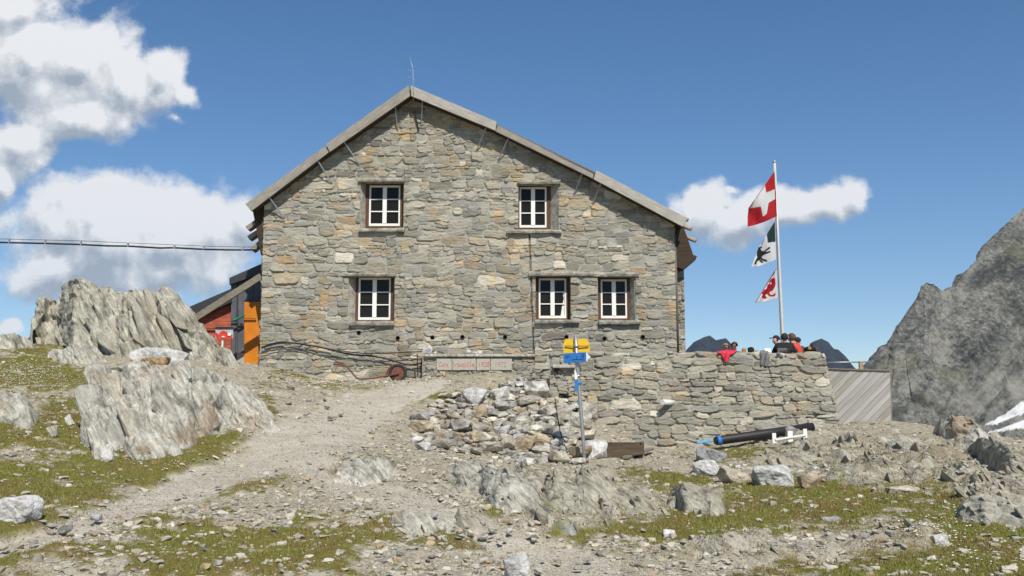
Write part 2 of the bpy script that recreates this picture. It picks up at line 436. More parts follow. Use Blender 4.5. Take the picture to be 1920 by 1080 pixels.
rp = np.stack([GXX[GROCK], GYY[GROCK], GZZ[GROCK]], -1)
RD = np.zeros(GZZ.shape); RD[GROCK] = rockm[GROCK] * (0.07 + 0.9 * rock_disp(rp, 777, 0.62))
RD[1:-1, 1:-1] = (RD[1:-1, 1:-1] * 2 + RD[:-2, 1:-1] + RD[2:, 1:-1] + RD[1:-1, :-2] + RD[1:-1, 2:]) / 6
GZZ += RD
gv = np.stack([GXX, GYY, GZZ], -1).reshape(-1, 3)
gcol = np.stack([pathm, grassm, rockm], -1).reshape(-1, 3)

def ground_mat():
    m, t, b = new_mat("stony_ground")
    at = t.new('ShaderNodeAttribute', attribute_name='msk')
    sp = t.new('ShaderNodeSeparateColor'); t.l.new(at.outputs['Color'], sp.inputs[0])
    p = pos(t)
    nb, nm, nf = t.noise(p, 1.3, 4), t.noise(p, 9, 4, 0.6), t.noise(p, 55, 3, 0.6)
    vo = t.new('ShaderNodeTexVoronoi'); vo.inputs['Scale'].default_value = 26; t.l.new(p, vo.inputs['Vector'])
    peb = t.new('ShaderNodeSeparateColor'); t.l.new(vo.outputs['Color'], peb.inputs[0])
    soil = t.ramp(nm, [(0.28, (0.22, 0.18, 0.115)), (0.5, (0.36, 0.32, 0.235)), (0.72, (0.47, 0.43, 0.345))])
    stone = t.ramp(peb.outputs[0], [(0.0, (0.28, 0.265, 0.225)), (0.5, (0.42, 0.40, 0.345)), (0.8, (0.53, 0.51, 0.45)), (1.0, (0.40, 0.31, 0.20))])
    soil = t.mix(t.sstep(vo.outputs['Distance'], 0.42, 0.2), soil, stone)
    path = t.ramp(nf, [(0.3, (0.40, 0.365, 0.295)), (0.55, (0.50, 0.465, 0.39)), (0.8, (0.60, 0.57, 0.49))])
    path = t.mix(t.math('MULTIPLY', t.sstep(nb, 0.4, 0.7), 0.5), path, (0.40, 0.345, 0.25, 1))
    turf = t.ramp(t.math('ADD', t.math('MULTIPLY', nm, .5), t.math('MULTIPLY', t.noise(p, 34, 4, .65), .5)), [(0.36, (0.10, 0.065, 0.03)), (0.46, (0.16, 0.125, 0.04)), (0.54, (0.14, 0.155, 0.03)), (0.64, (0.22, 0.23, 0.07))])
    turf = t.mix(t.math('MULTIPLY', t.sstep(nb, 0.52, 0.7), 0.7), turf, (0.18, 0.13, 0.06, 1))
    c = t.mix(sp.outputs[0], soil, path)
    c = t.mix(sp.outputs[1], c, turf)
    dots = [t.vmath('DOT_PRODUCT', p, tuple(a)) for a in (FOL, FDIR, FCR)]
    cc = t.new('ShaderNodeCombineXYZ')
    for i_, m_ in enumerate((11.0, 1.2, 2.4)): t.l.new(t.math('MULTIPLY', dots[i_], m_), cc.inputs[i_])
    st = t.noise(cc.outputs[0], 1.0, 6.0, 0.68, 0.5)
    rc = t.ramp(st, [(0.32, (0.15, 0.135, 0.10)), (0.46, (0.31, 0.285, 0.225)), (0.58, (0.44, 0.415, 0.345)), (0.70, (0.55, 0.53, 0.46))])
    rc = t.mix(t.math('MULTIPLY', t.sstep(nb, 0.5, 0.68), 0.5), rc, (0.30, 0.235, 0.145, 1))
    c = t.mix(sp.outputs[2], c, rc)
    t.l.new(c, b.inputs['Base Color'])
    b.inputs['Roughness'].default_value = 0.95; b.inputs['Specular IOR Level'].default_value = 0.1
    h = t.math('ADD', t.math('MULTIPLY', vo.outputs['Distance'], -0.8), nf)
    bump(t, b, h, 0.7, 0.03)
    return m
M_ground = ground_mat()
nx, ny = len(gx), len(gy)
cellpath = (pathm[:-1, :-1] + pathm[1:, 1:] + pathm[:-1, 1:] + pathm[1:, :-1]) / 4 > 0.5
for nm_, mk in (("ground", ~cellpath), ("path", cellpath)):
    v, f, c = compact(gv, grid_faces(nx, ny, mk), gcol)
    me = mesh_np(nm_, v, f, c, smooth=True, attr='msk')
    tag(link(nm_, me, M_ground), "stony alpine ground with patches of short turf" if nm_ == "ground" else "pale trodden gravel path winding up to the stone hut", kind='structure')

# ------------------------------------------------------------------ rock materials
def rock_mat(name, dark, mid, light, rust=(0.33, 0.21, 0.10), rustamt=0.35, streak=1.0, lichen=0.25, vary=False, foliated=True):
    m, t, b = new_mat(name)
    p = pos(t)
    if vary:
        oi = t.new('ShaderNodeObjectInfo')
        p = t.vmath('ADD', p, t.vmath('SCALE', (17.3, 9.1, 5.7)))
    if foliated:
        dots = [t.vmath('DOT_PRODUCT', p, tuple(a)) for a in (FOL, FDIR, FCR)]
        c = t.new('ShaderNodeCombineXYZ')
        t.l.new(t.math('MULTIPLY', dots[0], 14.0 * streak), c.inputs[0]); t.l.new(t.math('MULTIPLY', dots[1], 2.2), c.inputs[1]); t.l.new(t.math('MULTIPLY', dots[2], 3.6), c.inputs[2])
        s = t.noise(c.outputs[0], 1.0, 6.0, 0.65, 0.6)
    else:
        s = t.noise(p, 5.0, 6.0, 0.65, 0.6)
    big, fine = t.noise(p, 1.1, 4.0), t.noise(p, 22, 5.0, 0.7)
    s_f = t.math('ADD', t.math('MULTIPLY', s, .62), t.math('MULTIPLY', t.noise(p, 2.6, 5.0, 0.65), .38))
    col = t.ramp(s_f, [(0.38, tuple(k * .8 for k in dark)), (0.465, mid), (0.535, light), (0.62, tuple(min(.72, k * 1.35) for k in light))])
    if foliated:
        c2 = t.new('ShaderNodeCombineXYZ')
        for i_, m_ in enumerate((38.0 * streak, 3.5, 7.0)): t.l.new(t.math('MULTIPLY', dots[i_], m_), c2.inputs[i_])
        thin = t.noise(c2.outputs[0], 1.0, 4.0, 0.7, 0.4)
        col = t.mix(t.math('MULTIPLY', t.sstep(thin, 0.55, 0.68), 0.55), col, tuple(k * .55 for k in dark) + (1,))
        col = t.mix(t.math('MULTIPLY', t.sstep(thin, 0.36, 0.26), 0.5), col, tuple(min(.7, k * 1.35) for k in light) + (1,))
        s = t.math('ADD', s, t.math('MULTIPLY', thin, -.5))
    col = t.mix(t.math('MULTIPLY', t.sstep(fine, 0.35, 0.75), 0.45), col, tuple(k * 0.55 for k in mid) + (1,))
    col = t.mix(t.math('MULTIPLY', t.sstep(big, 0.54, 0.68), rustamt), col, (*rust, 1))
    col = t.mix(t.math('MULTIPLY', t.sstep(t.noise(p, 3.1, 5, 0.7), 0.58, 0.72), lichen), col, (0.21, 0.21, 0.135, 1))
    if vary:
        hv = t.new('ShaderNodeHueSaturation'); t.l.new(col, hv.inputs['Color'])
        t.l.new(t.math('MULTIPLY_ADD', oi.outputs['Random'], 0.62, 0.68), hv.inputs['Value'])
        rr = t.math('FRACT', t.math('MULTIPLY', oi.outputs['Random'], 37.7))
        t.l.new(t.math('MULTIPLY_ADD', rr, 1.2, 0.35), hv.inputs['Saturation'])
        col = t.mix(t.math('MULTIPLY', t.sstep(rr, 0.86, 0.97), 0.55), hv.outputs[0], (0.36, 0.235, 0.12, 1))
    ta = t.new('ShaderNodeAttribute', attribute_name='tint'); ts = t.new('ShaderNodeSeparateColor'); t.l.new(ta.outputs['Color'], ts.inputs[0])
    col = t.mix(t.math('MULTIPLY', ts.outputs[0], .5), col, (0.15, 0.145, 0.125, 1))
    col = t.mix(t.math('MULTIPLY', ts.outputs[1], .45), col, (0.36, 0.285, 0.18, 1))
    col = t.mix(t.math('MULTIPLY', ts.outputs[2], .5), col, (0.50, 0.495, 0.46, 1))
    t.l.new(col, b.inputs['Base Color'])
    b.inputs['Roughness'].default_value = 0.88; b.inputs['Specular IOR Level'].default_value = 0.2
    bump(t, b, t.math('ADD', t.math('MULTIPLY', s, 1.2), fine), 0.75, 0.035)
    return m
M_crag = rock_mat("schist_outcrop", (0.18, 0.172, 0.14), (0.335, 0.32, 0.262), (0.49, 0.47, 0.395))
M_cragpale = rock_mat("pale_schist", (0.20, 0.19, 0.155), (0.38, 0.36, 0.30), (0.54, 0.515, 0.445), rustamt=0.5)
M_craggreen = rock_mat("green_schist", (0.18, 0.174, 0.135), (0.325, 0.312, 0.25), (0.47, 0.45, 0.37), rustamt=0.25, lichen=0.4)
M_cragbrown = rock_mat("brown_schist", (0.16, 0.145, 0.105), (0.30, 0.275, 0.21), (0.43, 0.405, 0.32), rustamt=0.4, lichen=0.4)
M_stone = rock_mat("loose_stone_rock", (0.22, 0.20, 0.16), (0.38, 0.355, 0.295), (0.52, 0.49, 0.415), vary=True, lichen=0.15, foliated=False)
M_white = rock_mat("white_quartz_rock", (0.34, 0.335, 0.32), (0.52, 0.51, 0.485), (0.66, 0.65, 0.62), rustamt=0.25, lichen=0.05, foliated=False)
M_grey = rock_mat("grey_rock", (0.16, 0.165, 0.17), (0.28, 0.285, 0.285), (0.40, 0.40, 0.39), rustamt=0.1, lichen=0.1, foliated=False)
M_tan = rock_mat("tan_rock", (0.25, 0.205, 0.145), (0.40, 0.34, 0.25), (0.52, 0.47, 0.38), rustamt=0.5, lichen=0.1, foliated=False)
M_rust = rock_mat("rusty_rock", (0.16, 0.09, 0.035), (0.30, 0.19, 0.08), (0.42, 0.30, 0.16), rustamt=0.5, lichen=0.0)

def hull_mesh(name, seed, size, npts=26, subdiv=0, rough=0.0, flat=1.0):
    rng = random.Random(seed); bm = bmesh.new()
    for _ in range(npts):
        d = Vector((rng.gauss(0, 1), rng.gauss(0, 1), rng.gauss(0, 1))).normalized()
        e = 0.55                                           # push towards a box: angular blocks
        d = Vector([math.copysign(abs(c) ** e, c) for c in d]) * rng.uniform(0.72, 1.0)
        bm.verts.new(Vector((d.x * size[0], d.y * size[1], d.z * size[2])) * 0.5)
    r = bmesh.ops.convex_hull(bm, input=bm.verts[:])
    bmesh.ops.delete(bm, geom=[e for e in set(r['geom_interior'] + r['geom_unused']) if isinstance(e, bmesh.types.BMVert)], context='VERTS')
    if subdiv:
        bmesh.ops.dissolve_limit(bm, angle_limit=R(14), verts=bm.verts[:], edges=bm.edges[:])
        bmesh.ops.bevel(bm, geom=bm.edges[:], offset=min(size) * 0.035, segments=1, affect='EDGES', clamp_overlap=True)
        bmesh.ops.triangulate(bm, faces=bm.faces[:])
        for _ in range(subdiv):
            long_e = [e for e in bm.edges if e.calc_length() > max(size) * 0.05]
            bmesh.ops.subdivide_edges(bm, edges=long_e, cuts=1)
            bmesh.ops.triangulate(bm, faces=bm.faces[:])
        co = np.array([v.co for v in bm.verts]); mx = max(size)
        dd = rough * mx * (0.05 * fbm(co * 3.2 / mx + seed, seed, 3) + 0.03 * fbm(co * 11 / mx + seed, seed + 5, 3))
        bm.normal_update()
        for v, d in zip(bm.verts, dd): v.co += v.normal * float(d)
    m = bpy.data.meshes.new(name); bm.to_mesh(m); bm.free()
    return m
_slabbank = None
def slab_bank():
    global _slabbank
    if _slabbank is None:
        _slabbank = []
        for i in range(10):
            m_ = hull_mesh("tmp", 4000 + i, (1.0, 0.62, 0.30), 20, 1, 0.7)
            _slabbank.append((np.array([q.co for q in m_.vertices]), np.array([list(p_.vertices) for p_ in m_.polygons]))); bpy.data.meshes.remove(m_)
    return _slabbank
def crag(name, label, crest, base, mat, seed=1, amp=1.0, lean=0.9, back=1.2, nu=220, nt=120, cat='rock outcrop', k=1.0, group=None, slabs=0, ssize=0.7, smax=.62):
    def samp(pts, u):
        a = np.array(pts, float); L = np.concatenate([[0], np.cumsum(np.hypot(*np.diff(a, axis=0).T))]); L /= L[-1]
        return np.interp(u, L, a[:, 0]), np.interp(u, L, a[:, 1])
    u = np.linspace(0, 1, nu)
    bx, by = samp(base, u); cx, cy = samp(crest, u)
    cy = np.minimum(cy, by - 0.5)
    ee = np.clip(np.minimum(u, 1 - u) / 0.05, 0, 1) ** 0.6
    cx = bx + (cx - bx) * ee; cy = by - 1 + (cy - by + 1) * ee
    uc = np.linspace(0, 1, 24); ex, ey = samp(base, uc)
    hb = np.array([hit(a, b_) for a, b_ in zip(ex, ey)])
    B = np.stack([np.interp(u, uc, hb[:, i]) for i in range(3)], -1)
    H = (by - cy) / FPX * B[:, 1]
    Yc = B[:, 1] + lean * H + 0.1
    Yc = np.convolve(np.pad(Yc, 7, mode='edge'), np.ones(15) / 15, 'valid')
    C = np.array([P(a, b_, y) for a, b_, y in zip(cx, cy, Yc)])
    K = C.copy(); K[:, 1] += back * (0.35 + 0.65 * np.sin(np.pi * np.clip(u, 0.02, 0.98))); K[:, 2] = terrain(K[:, 0], K[:, 1]) - 0.25
    K[:, 2] = np.minimum(K[:, 2], C[:, 2] - 0.2)
    B = B.copy(); B[:, 2] -= 0.18; B[:, 1] -= 0.05
    t = np.linspace(0, 1, nt)[:, None, None]
    a = np.clip(t / 0.68, 0, 1); bb = np.clip((t - 0.68) / 0.32, 0, 1)
    fr = B[None] * (1 - a) + C[None] * a
    fr[..., 1] = (B[None, :, 1] * (1 - a[..., 0] ** 1.35) + C[None, :, 1] * a[..., 0] ** 1.35)
    fr[..., 2] = B[None, :, 2] + (C[None, :, 2] - B[None, :, 2]) * (1 - (1 - a[..., 0]) ** 1.15)
    V = fr + (K[None] - C[None]) * np.concatenate([bb, bb, bb ** 1.5], -1)
    du = np.gradient(V, axis=1); dv = np.gradient(V, axis=0)
    N = np.cross(du, dv); N /= np.maximum(np.linalg.norm(N, axis=-1, keepdims=True), 1e-6)
    for ax in (0, 1):                                    # soften normals so the displacement does not fold
        for _ in range(4):
            N = (N + np.roll(N, 1, ax) + np.roll(N, -1, ax)) / 3
    dsp = rock_disp(V, seed, k) * amp
    for _ in range(2):
        for ax in (0, 1):
            dsp = np.pad(dsp, [(1, 1) if a_ == ax else (0, 0) for a_ in (0, 1)], mode='edge')
            dsp = (np.take(dsp, range(0, dsp.shape[ax] - 2), ax) + np.take(dsp, range(1, dsp.shape[ax] - 1), ax) * 1.4 + np.take(dsp, range(2, dsp.shape[ax]), ax)) / 3.4
    Hn = np.clip(np.minimum(H, 1.2) / 0.6, 0.12, 1)[None, :]
    V = V + N * (dsp * Hn)[..., None]
    org = V.reshape(-1, 3).mean(0); org[2] = B[:, 2].min()
    F4 = grid_faces(nu, nt); VV = [(V - org).reshape(-1, 3)]; FF = [np.concatenate([F4[:, [0, 1, 2]], F4[:, [0, 2, 3]]])]; TT = [np.zeros((nu * nt, 3))]; off = nu * nt
    rg = np.random.default_rng(seed)
    E = np.stack([np.array(GDIR), np.array(GCR), np.array(GFOL)], -1)
    for _ in range(slabs):
        jj = int(rg.uniform(.04, .96) * nu); ii = int((.10 + smax * (1 - rg.uniform(0, 1) ** 1.2)) * nt)
        v, f = slab_bank()[rg.integers(0, 10)]
        sz = ssize * rg.uniform(.35, 1.3) * np.clip(H[jj] / 1.1, .25, 1) * np.array([1.25, rg.uniform(.8, 1.3), rg.uniform(.55, 1.2)])
        ax = rg.normal(0, .13, 3); Rm = np.array(Matrix.Rotation(ax[0], 3, 'X') @ Matrix.Rotation(ax[1], 3, 'Y') @ Matrix.Rotation(ax[2] * 1.6, 3, 'Z'))
        pt = V[ii, jj] - org + N[ii, jj] * rg.uniform(-.38, -.08) * sz[1]
        VV.append((v * sz) @ (E @ Rm).T + pt); FF.append(f + off); off += len(v)
        TT.append(np.tile(np.array([max(0, rg.normal(.15, .5)), max(0, rg.normal(-.1, .5)), max(0, rg.normal(-.1, .5))]).clip(0, 1), (len(v), 1)))
    me = mesh_np(name, np.concatenate(VV), np.concatenate(FF), np.concatenate(TT), smooth=False, attr='tint')
    return tag(link(name, me, mat, loc=org), label, cat, group)

crag("rock_outcrop", "tall jagged grey rock outcrop left of the hut, skyline of the left side",
     [(60,608),(66,585),(80,568),(100,556),(124,556),(134,524),(142,518),(160,522),(178,536),(205,529),(226,546),(240,532),(268,540),(292,543),(320,562),(345,585),(375,615),(400,640),(425,662),(445,676)],
     [(64,618),(110,640),(150,662),(210,668),(300,670),(370,672),(410,678),(448,682)], M_craggreen, seed=3, amp=0.95, slabs=90, ssize=1.1, smax=.48, lean=0.75, back=2.4, nu=340, nt=200, k=1.35)
crag("rock_outcrop", "large pale broken outcrop beside the gravel path, below the tall one",
     [(150,742),(165,700),(182,682),(225,674),(270,680),(300,690),(335,690),(355,688),(390,697),(428,715),(455,722),(485,748),(508,775),(524,800)],
     [(165,800),(182,868),(215,866),(255,858),(300,864),(345,858),(375,832),(420,806),(462,800),(500,812),(526,806)], M_cragpale, seed=11, amp=0.85, slabs=60, ssize=1.0, smax=.52, lean=1.5, back=1.6, nu=340, nt=220, k=1.0)
crag("rock_outcrop", "low grey rock at the left edge beside the flowery turf",
     [(-60,740),(-20,722),(10,735),(35,738),(52,765),(60,800)], [(-70,770),(-20,800),(20,806),(60,812)], M_crag, seed=19, amp=0.6, slabs=40, ssize=0.5, lean=1.3, back=0.8, nu=120, nt=80, k=0.7)
crag("rock_outcrop", "grey green foliated slab in the middle foreground below the rubble heap",
     [(828,896),(840,876),(868,865),(898,864),(930,880),(952,880),(975,890),(1000,905),(1012,935),(1020,958)],
     [(830,905),(860,918),(895,935),(925,958),(945,970),(965,966),(990,972),(1025,975)], M_crag, seed=27, amp=0.42, slabs=60, ssize=0.5, lean=1.8, back=0.9, nu=240, nt=130, k=0.6)
crag("rock_outcrop", "ribbed slanting outcrop below the signpost foot",
     [(1010,900),(1040,880),(1075,895),(1092,880),(1125,888),(1150,905),(1180,912),(1205,930),(1228,950),(1240,966)],
     [(1015,950),(1060,972),(1100,978),(1140,970),(1190,975),(1244,972)], M_cragbrown, seed=33, amp=0.5, slabs=70, ssize=0.5, lean=2.2, back=0.8, nu=260, nt=130, k=0.6)
crag("rock_outcrop", "pointed brownish slab standing in the green turf right of the ribbed outcrop",
     [(1250,945),(1262,915),(1282,904),(1310,912),(1335,918),(1352,935),(1362,962)], [(1255,952),(1290,968),(1325,976),(1364,970)], M_cragbrown, seed=39, amp=0.35, slabs=24, ssize=0.45, lean=1.8, back=0.7, nu=150, nt=90, k=0.55)
crag("rock_outcrop", "small rounded grey slab in the gravel at the bottom centre",
     [(726,985),(735,966),(760,958),(785,962),(800,958),(815,975),(822,1000)], [(728,994),(765,1008),(800,1010),(824,1006)], M_crag, seed=45, amp=0.3, slabs=22, ssize=0.32, lean=0.9, back=0.5, nu=140, nt=80, k=0.45)
crag("rock_outcrop", "low crumbling slab just right of the rounded slab at bottom centre",
     [(818,985),(835,970),(855,972),(875,978),(892,998)], [(820,996),(850,1003),(893,1004)], M_cragpale, seed=49, amp=0.3, slabs=20, ssize=0.3, lean=1.2, back=0.4, nu=100, nt=60, k=0.4)
crag("rock_outcrop", "low knobbly outcrop in the fork of the path",
     [(622,893),(650,872),(668,856),(690,862),(708,853),(728,862),(745,890)], [(624,900),(670,908),(710,902),(748,898)], M_cragpale, seed=53, amp=0.35, slabs=40, ssize=0.35, lean=1.3, back=0.6, nu=150, nt=80, k=0.5)
crag("rock_outcrop", "pale pointed rock on the ridge line below the grey mountain",
     [(1752,806),(1762,786),(1790,780),(1815,780),(1838,800),(1856,822)], [(1755,816),(1790,836),(1830,850),(1858,846)], M_cragpale, seed=57, amp=0.35, slabs=30, ssize=0.4, lean=1.3, back=0.8, nu=160, nt=90, k=0.6)
crag("rock_outcrop", "dark cracked ledge of slabs near the right edge",
     [(1815,838),(1838,820),(1868,826),(1890,836),(1915,842),(1950,860),(1990,900)], [(1822,850),(1850,890),(1880,912),(1920,915),(1995,925)], M_cragbrown, seed=61, amp=0.5, slabs=50, ssize=0.5, lean=1.7, back=1.0, nu=200, nt=120, k=0.6)
crag("rock_outcrop", "large dark grey rounded rock at the right edge of the foreground",
     [(1795,975),(1810,940),(1835,925),(1870,912),(1905,905),(1960,900),(2020,940)], [(1800,985),(1840,1000),(1900,1003),(2025,1010)], M_craggreen, seed=67, amp=0.35, slabs=40, ssize=0.5, lean=1.4, back=1.0, nu=200, nt=120, k=0.5)
crag("rock_outcrop", "low pale hump on the far left skyline",
     [(-60,640),(-10,630),(25,627),(48,632),(66,648)], [(-60,660),(0,658),(68,656)], M_crag, seed=83, amp=0.4, slabs=16, ssize=0.5, lean=0.8, back=1.0, nu=120, nt=60, k=0.7)
crag("rock_outcrop", "cluster of pale boulders on turf in front of the tall outcrop",
     [(85,668),(100,650),(118,655),(132,645),(150,652),(168,640),(185,655),(200,672)], [(88,676),(120,682),(160,684),(202,680)], M_crag, seed=87, amp=0.6, slabs=40, ssize=0.45, lean=0.9, back=0.6, nu=160, nt=80, k=0.6)
crag("rock_outcrop", "small dark rocks between the tall outcrop and the orange door",
     [(360,640),(378,612),(395,640),(415,652),(432,655),(452,690)], [(362,668),(400,676),(430,690),(454,694)], M_craggreen, seed=91, amp=0.4, slabs=36, ssize=0.45, lean=0.6, back=0.5, nu=130, nt=80, k=0.6)

# ------------------------------------------------------------------ single boulders and loose stones
def boulder(name, label, px, py, w, h, mat, seed, depth=0.8, rot=0.0, tilt=0.0, Y=None, sink=0.18, group=None, cat='boulder'):
    g_ = hit(px, py) if Y is None else P(px, py, Y)
    s = g_[1] / FPX
    me = hull_mesh(name, seed, (w * s, w * s * depth, h * s * (1 + sink)), 30, 3, 1.0)
    o = link(name, me, mat, loc=(g_[0], g_[1] + w * s * depth * 0.3, g_[2] + h * s * (0.5 - sink * 0.5)))
    o.rotation_euler = (R(tilt) * 0.5, R(tilt), R(rot))
    return tag(o, label, cat, group)
boulder("boulder", "grey flat topped boulder behind the white one, right of the wooden trough", 1334, 866, 62, 26, M_grey, 2, rot=20, tilt=8)
boulder("boulder", "white rounded boulder lying lowest left in the row right of the signpost", 1327, 894, 58, 32, M_white, 5, rot=-20)
boulder("boulder", "tan slanting block leaning between the two white boulders", 1378, 908, 66, 30, M_tan, 9, rot=10, tilt=14)
boulder("boulder", "biggest pale white boulder in the row on the turf", 1452, 914, 92, 46, M_white, 12, rot=-8, tilt=3)
boulder("boulder", "orange stained block at the right end of the boulder row", 1523, 917, 50, 30, M_tan, 17, rot=5)
boulder("boulder", "pale blue grey boulder resting beside the wooden trough at the signpost", 1118, 862, 62, 36, M_white, 21, rot=30, tilt=10)
boulder("boulder", "whitish split boulder in green turf at the left edge", 20, 982, 92, 60, M_white, 25, rot=-10, tilt=-8)
boulder("boulder", "white upright rock at the bottom edge of the gravel", 966, 1092, 56, 56, M_white, 28, rot=20, tilt=-12)
boulder("boulder", "small white boulder in the turf near the right edge", 1766, 1030, 42, 28, M_white, 31, rot=0, tilt=-10)
boulder("boulder", "rust orange boulder wedged on the left outcrop under a white slab", 290, 689, 62, 22, M_rust, 35, rot=0, depth=.5, Y=17.65)
boulder("boulder", "long white slab lying between the two left outcrops", 292, 682, 138, 32, M_white, 38, depth=0.35, tilt=2, Y=18.1)
boulder("boulder", "lone small grey stone by the lower left path", 178, 976, 24, 14, M_grey, 41)
boulder("boulder", "grey cube like stone at the right of the bottom gravel", 1068, 1006, 36, 22, M_grey, 44)
boulder("boulder", "cream square stone in the bottom centre right turf", 1256, 1014, 28, 22, M_white, 47)
boulder("boulder", "whitish boulder at the foot of the hut wall by the barrow handles", 596, 708, 48, 26, M_white, 50, depth=0.5, tilt=12)
boulder("boulder", "white boulder propped below the black pipe", 1425, 826, 22, 18, M_white, 53)
boulder("boulder", "white stone at the raised end of the black pipe", 1532, 806, 24, 20, M_white, 56)
boulder("boulder", "grey stone tucked on the middle of the black pipe", 1484, 818, 24, 20, M_grey, 59)
boulder("boulder", "flat tan slab in the turf below the dark ledge on the right", 1700, 930, 70, 16, M_tan, 62, depth=0.6)
boulder("boulder", "grey flat stone in the turf left of the broad slab", 1560, 982, 46, 14, M_grey, 65, depth=0.6)
boulder("boulder", "pale leaning shard standing in the left turf", 128, 800, 14, 26, M_white, 68, tilt=-25)
boulder("boulder", "grey leaning shard in the left turf below the pale one", 96, 822, 26, 24, M_crag, 71, tilt=-25)
boulder("boulder", "upright whitish shard at the foot of the pale left outcrop", 197, 868, 30, 34, M_white, 74, tilt=-20)
boulder("boulder", "slanting pale shard under the pale left outcrop, right of the upright one", 258, 866, 44, 36, M_cragpale, 77, tilt=-28)

# rubble heap: every stone its own object
BANK = [hull_mesh("rubble_stone", 300 + i, (1.0, 0.8, random.Random(i).uniform(0.32, 0.72)), 22, 2, 0.9) for i in range(14)]
for m_ in BANK: m_.materials.append(M_stone)
rng = random.Random(77)
def rubble_zone(px, py):
    return inpoly(np.array([px]), np.array([py]), [(772,812),(796,770),(835,744),(900,736),(975,712),(1110,698),(1110,866),(1000,872),(930,856),(860,848),(780,842)])[0]
RUB = []
tries = 0
while len(RUB) < 300 and tries < 30000:
    tries += 1
    px, py = rng.uniform(775, 1100), rng.uniform(698, 868)
    if not rubble_zone(px, py): continue
    w = rng.choice([24, 28, 32, 38, 46, 54]) if len(RUB) < 100 else rng.uniform(13, 27)
    if any(abs(px - a) < (w + c) * 0.30 and abs(py - b_) < (w + c) * 0.145 for a, b_, c in RUB): continue
    RUB.append((px, py, w))
RUBLABEL = {}
for px, py, w in RUB:
    g_ = hit(px, py + 4); s = g_[1] / FPX
    o = bpy.data.objects.new("rubble_stone", rng.choice(BANK)); COL.objects.link(o)
    o.scale = (w * s * 1.08, w * s * 1.08, w * s * rng.uniform(0.85, 1.15))
    o.location = (g_[0], g_[1], g_[2] + w * s * 0.20)
    o.rotation_euler = (rng.uniform(-.35, .25), rng.uniform(-.3, .3), rng.uniform(0, 6.28))
    tag(o, "angular stone in the tumbled dry rubble heap left of the signpost", "stone", "stones of the rubble heap")

# loose stones on the slope (the largest ones), individually
SB = [hull_mesh("loose_stone", 500 + i, (1.0, 0.75, random.Random(i + 9).uniform(0.28, 0.6)), 18, 1, 0.8) for i in range(12)]
for m_ in SB: m_.materials.append(M_stone)
cnt = 0; tries = 0
STONE_ZONES = [((300, 1060), (900, 1080), 100), ((560, 1300), (930, 1080), 45), ((480, 640), (690, 790), 28), ((1100, 1560), (845, 900), 34), ((1450, 1900), (830, 980), 40), ((0, 300), (980, 1080), 20), ((60, 180), (740, 860), 15)]
zi = [z for z in STONE_ZONES for _ in range(z[2])]
for (x0, x1), (y0, y1), _ in zi:
    px, py = rng.uniform(x0, x1), rng.uniform(y0, y1)
    g_ = hit(px, py); s = g_[1] / FPX
    w = rng.uniform(9, 17) * (1.35 if py > 960 else 1.0) * (1.5 if rng.random() < 0.08 else 1)
    o = bpy.data.objects.new("loose_stone", rng.choice(SB)); COL.objects.link(o)
    o.scale = (w * s, w * s, w * s); o.location = (g_[0], g_[1], g_[2] + w * s * 0.1)
    o.rotation_euler = (rng.uniform(-.3, .3), rng.uniform(-.3, .3), rng.uniform(0, 6.28))
    tag(o, "small loose stone scattered on the slope below the hut", "stone", "loose stones on the slope")

# ------------------------------------------------------------------ gravel, grass, flowers (stuff)
nrg = np.random.default_rng(5)
def ground_points(n, x0=0, x1=1920, y0=640, y1=1110):
    """points spread over the visible ground, denser near the camera like the picture itself"""
    Y = nrg.uniform(8.6, 29, n * 3); X = nrg.uniform(-1, 1, n * 3) * (Y * 0.66)
    keep = nrg.uniform(0, 1, n * 3) < (10.5 / np.maximum(Y, 10.5)) ** 0.9
    X, Y = X[keep][:n], Y[keep][:n]
    return X, Y
def zfine(X, Y):
    # sample the built ground grid
    ix = np.clip(np.searchsorted(gx, X) - 1, 0, nx - 2); iy = np.clip(np.searchsorted(gy, Y) - 1, 0, ny - 2)
    fx = (X - gx[ix]) / (gx[ix + 1] - gx[ix]); fy = (Y - gy[iy]) / (gy[iy + 1] - gy[iy])
    def s(A): return (A[iy, ix] * (1 - fx) + A[iy, ix + 1] * fx) * (1 - fy) + (A[iy + 1, ix] * (1 - fx) + A[iy + 1, ix + 1] * fx) * fy
    return s(GZZ), s(pathm), s(grassm)
def rockat(X, Y):
    ix = np.clip(np.searchsorted(gx, X) - 1, 0, nx - 2); iy = np.clip(np.searchsorted(gy, Y) - 1, 0, ny - 2)
    return rockm[iy, ix]
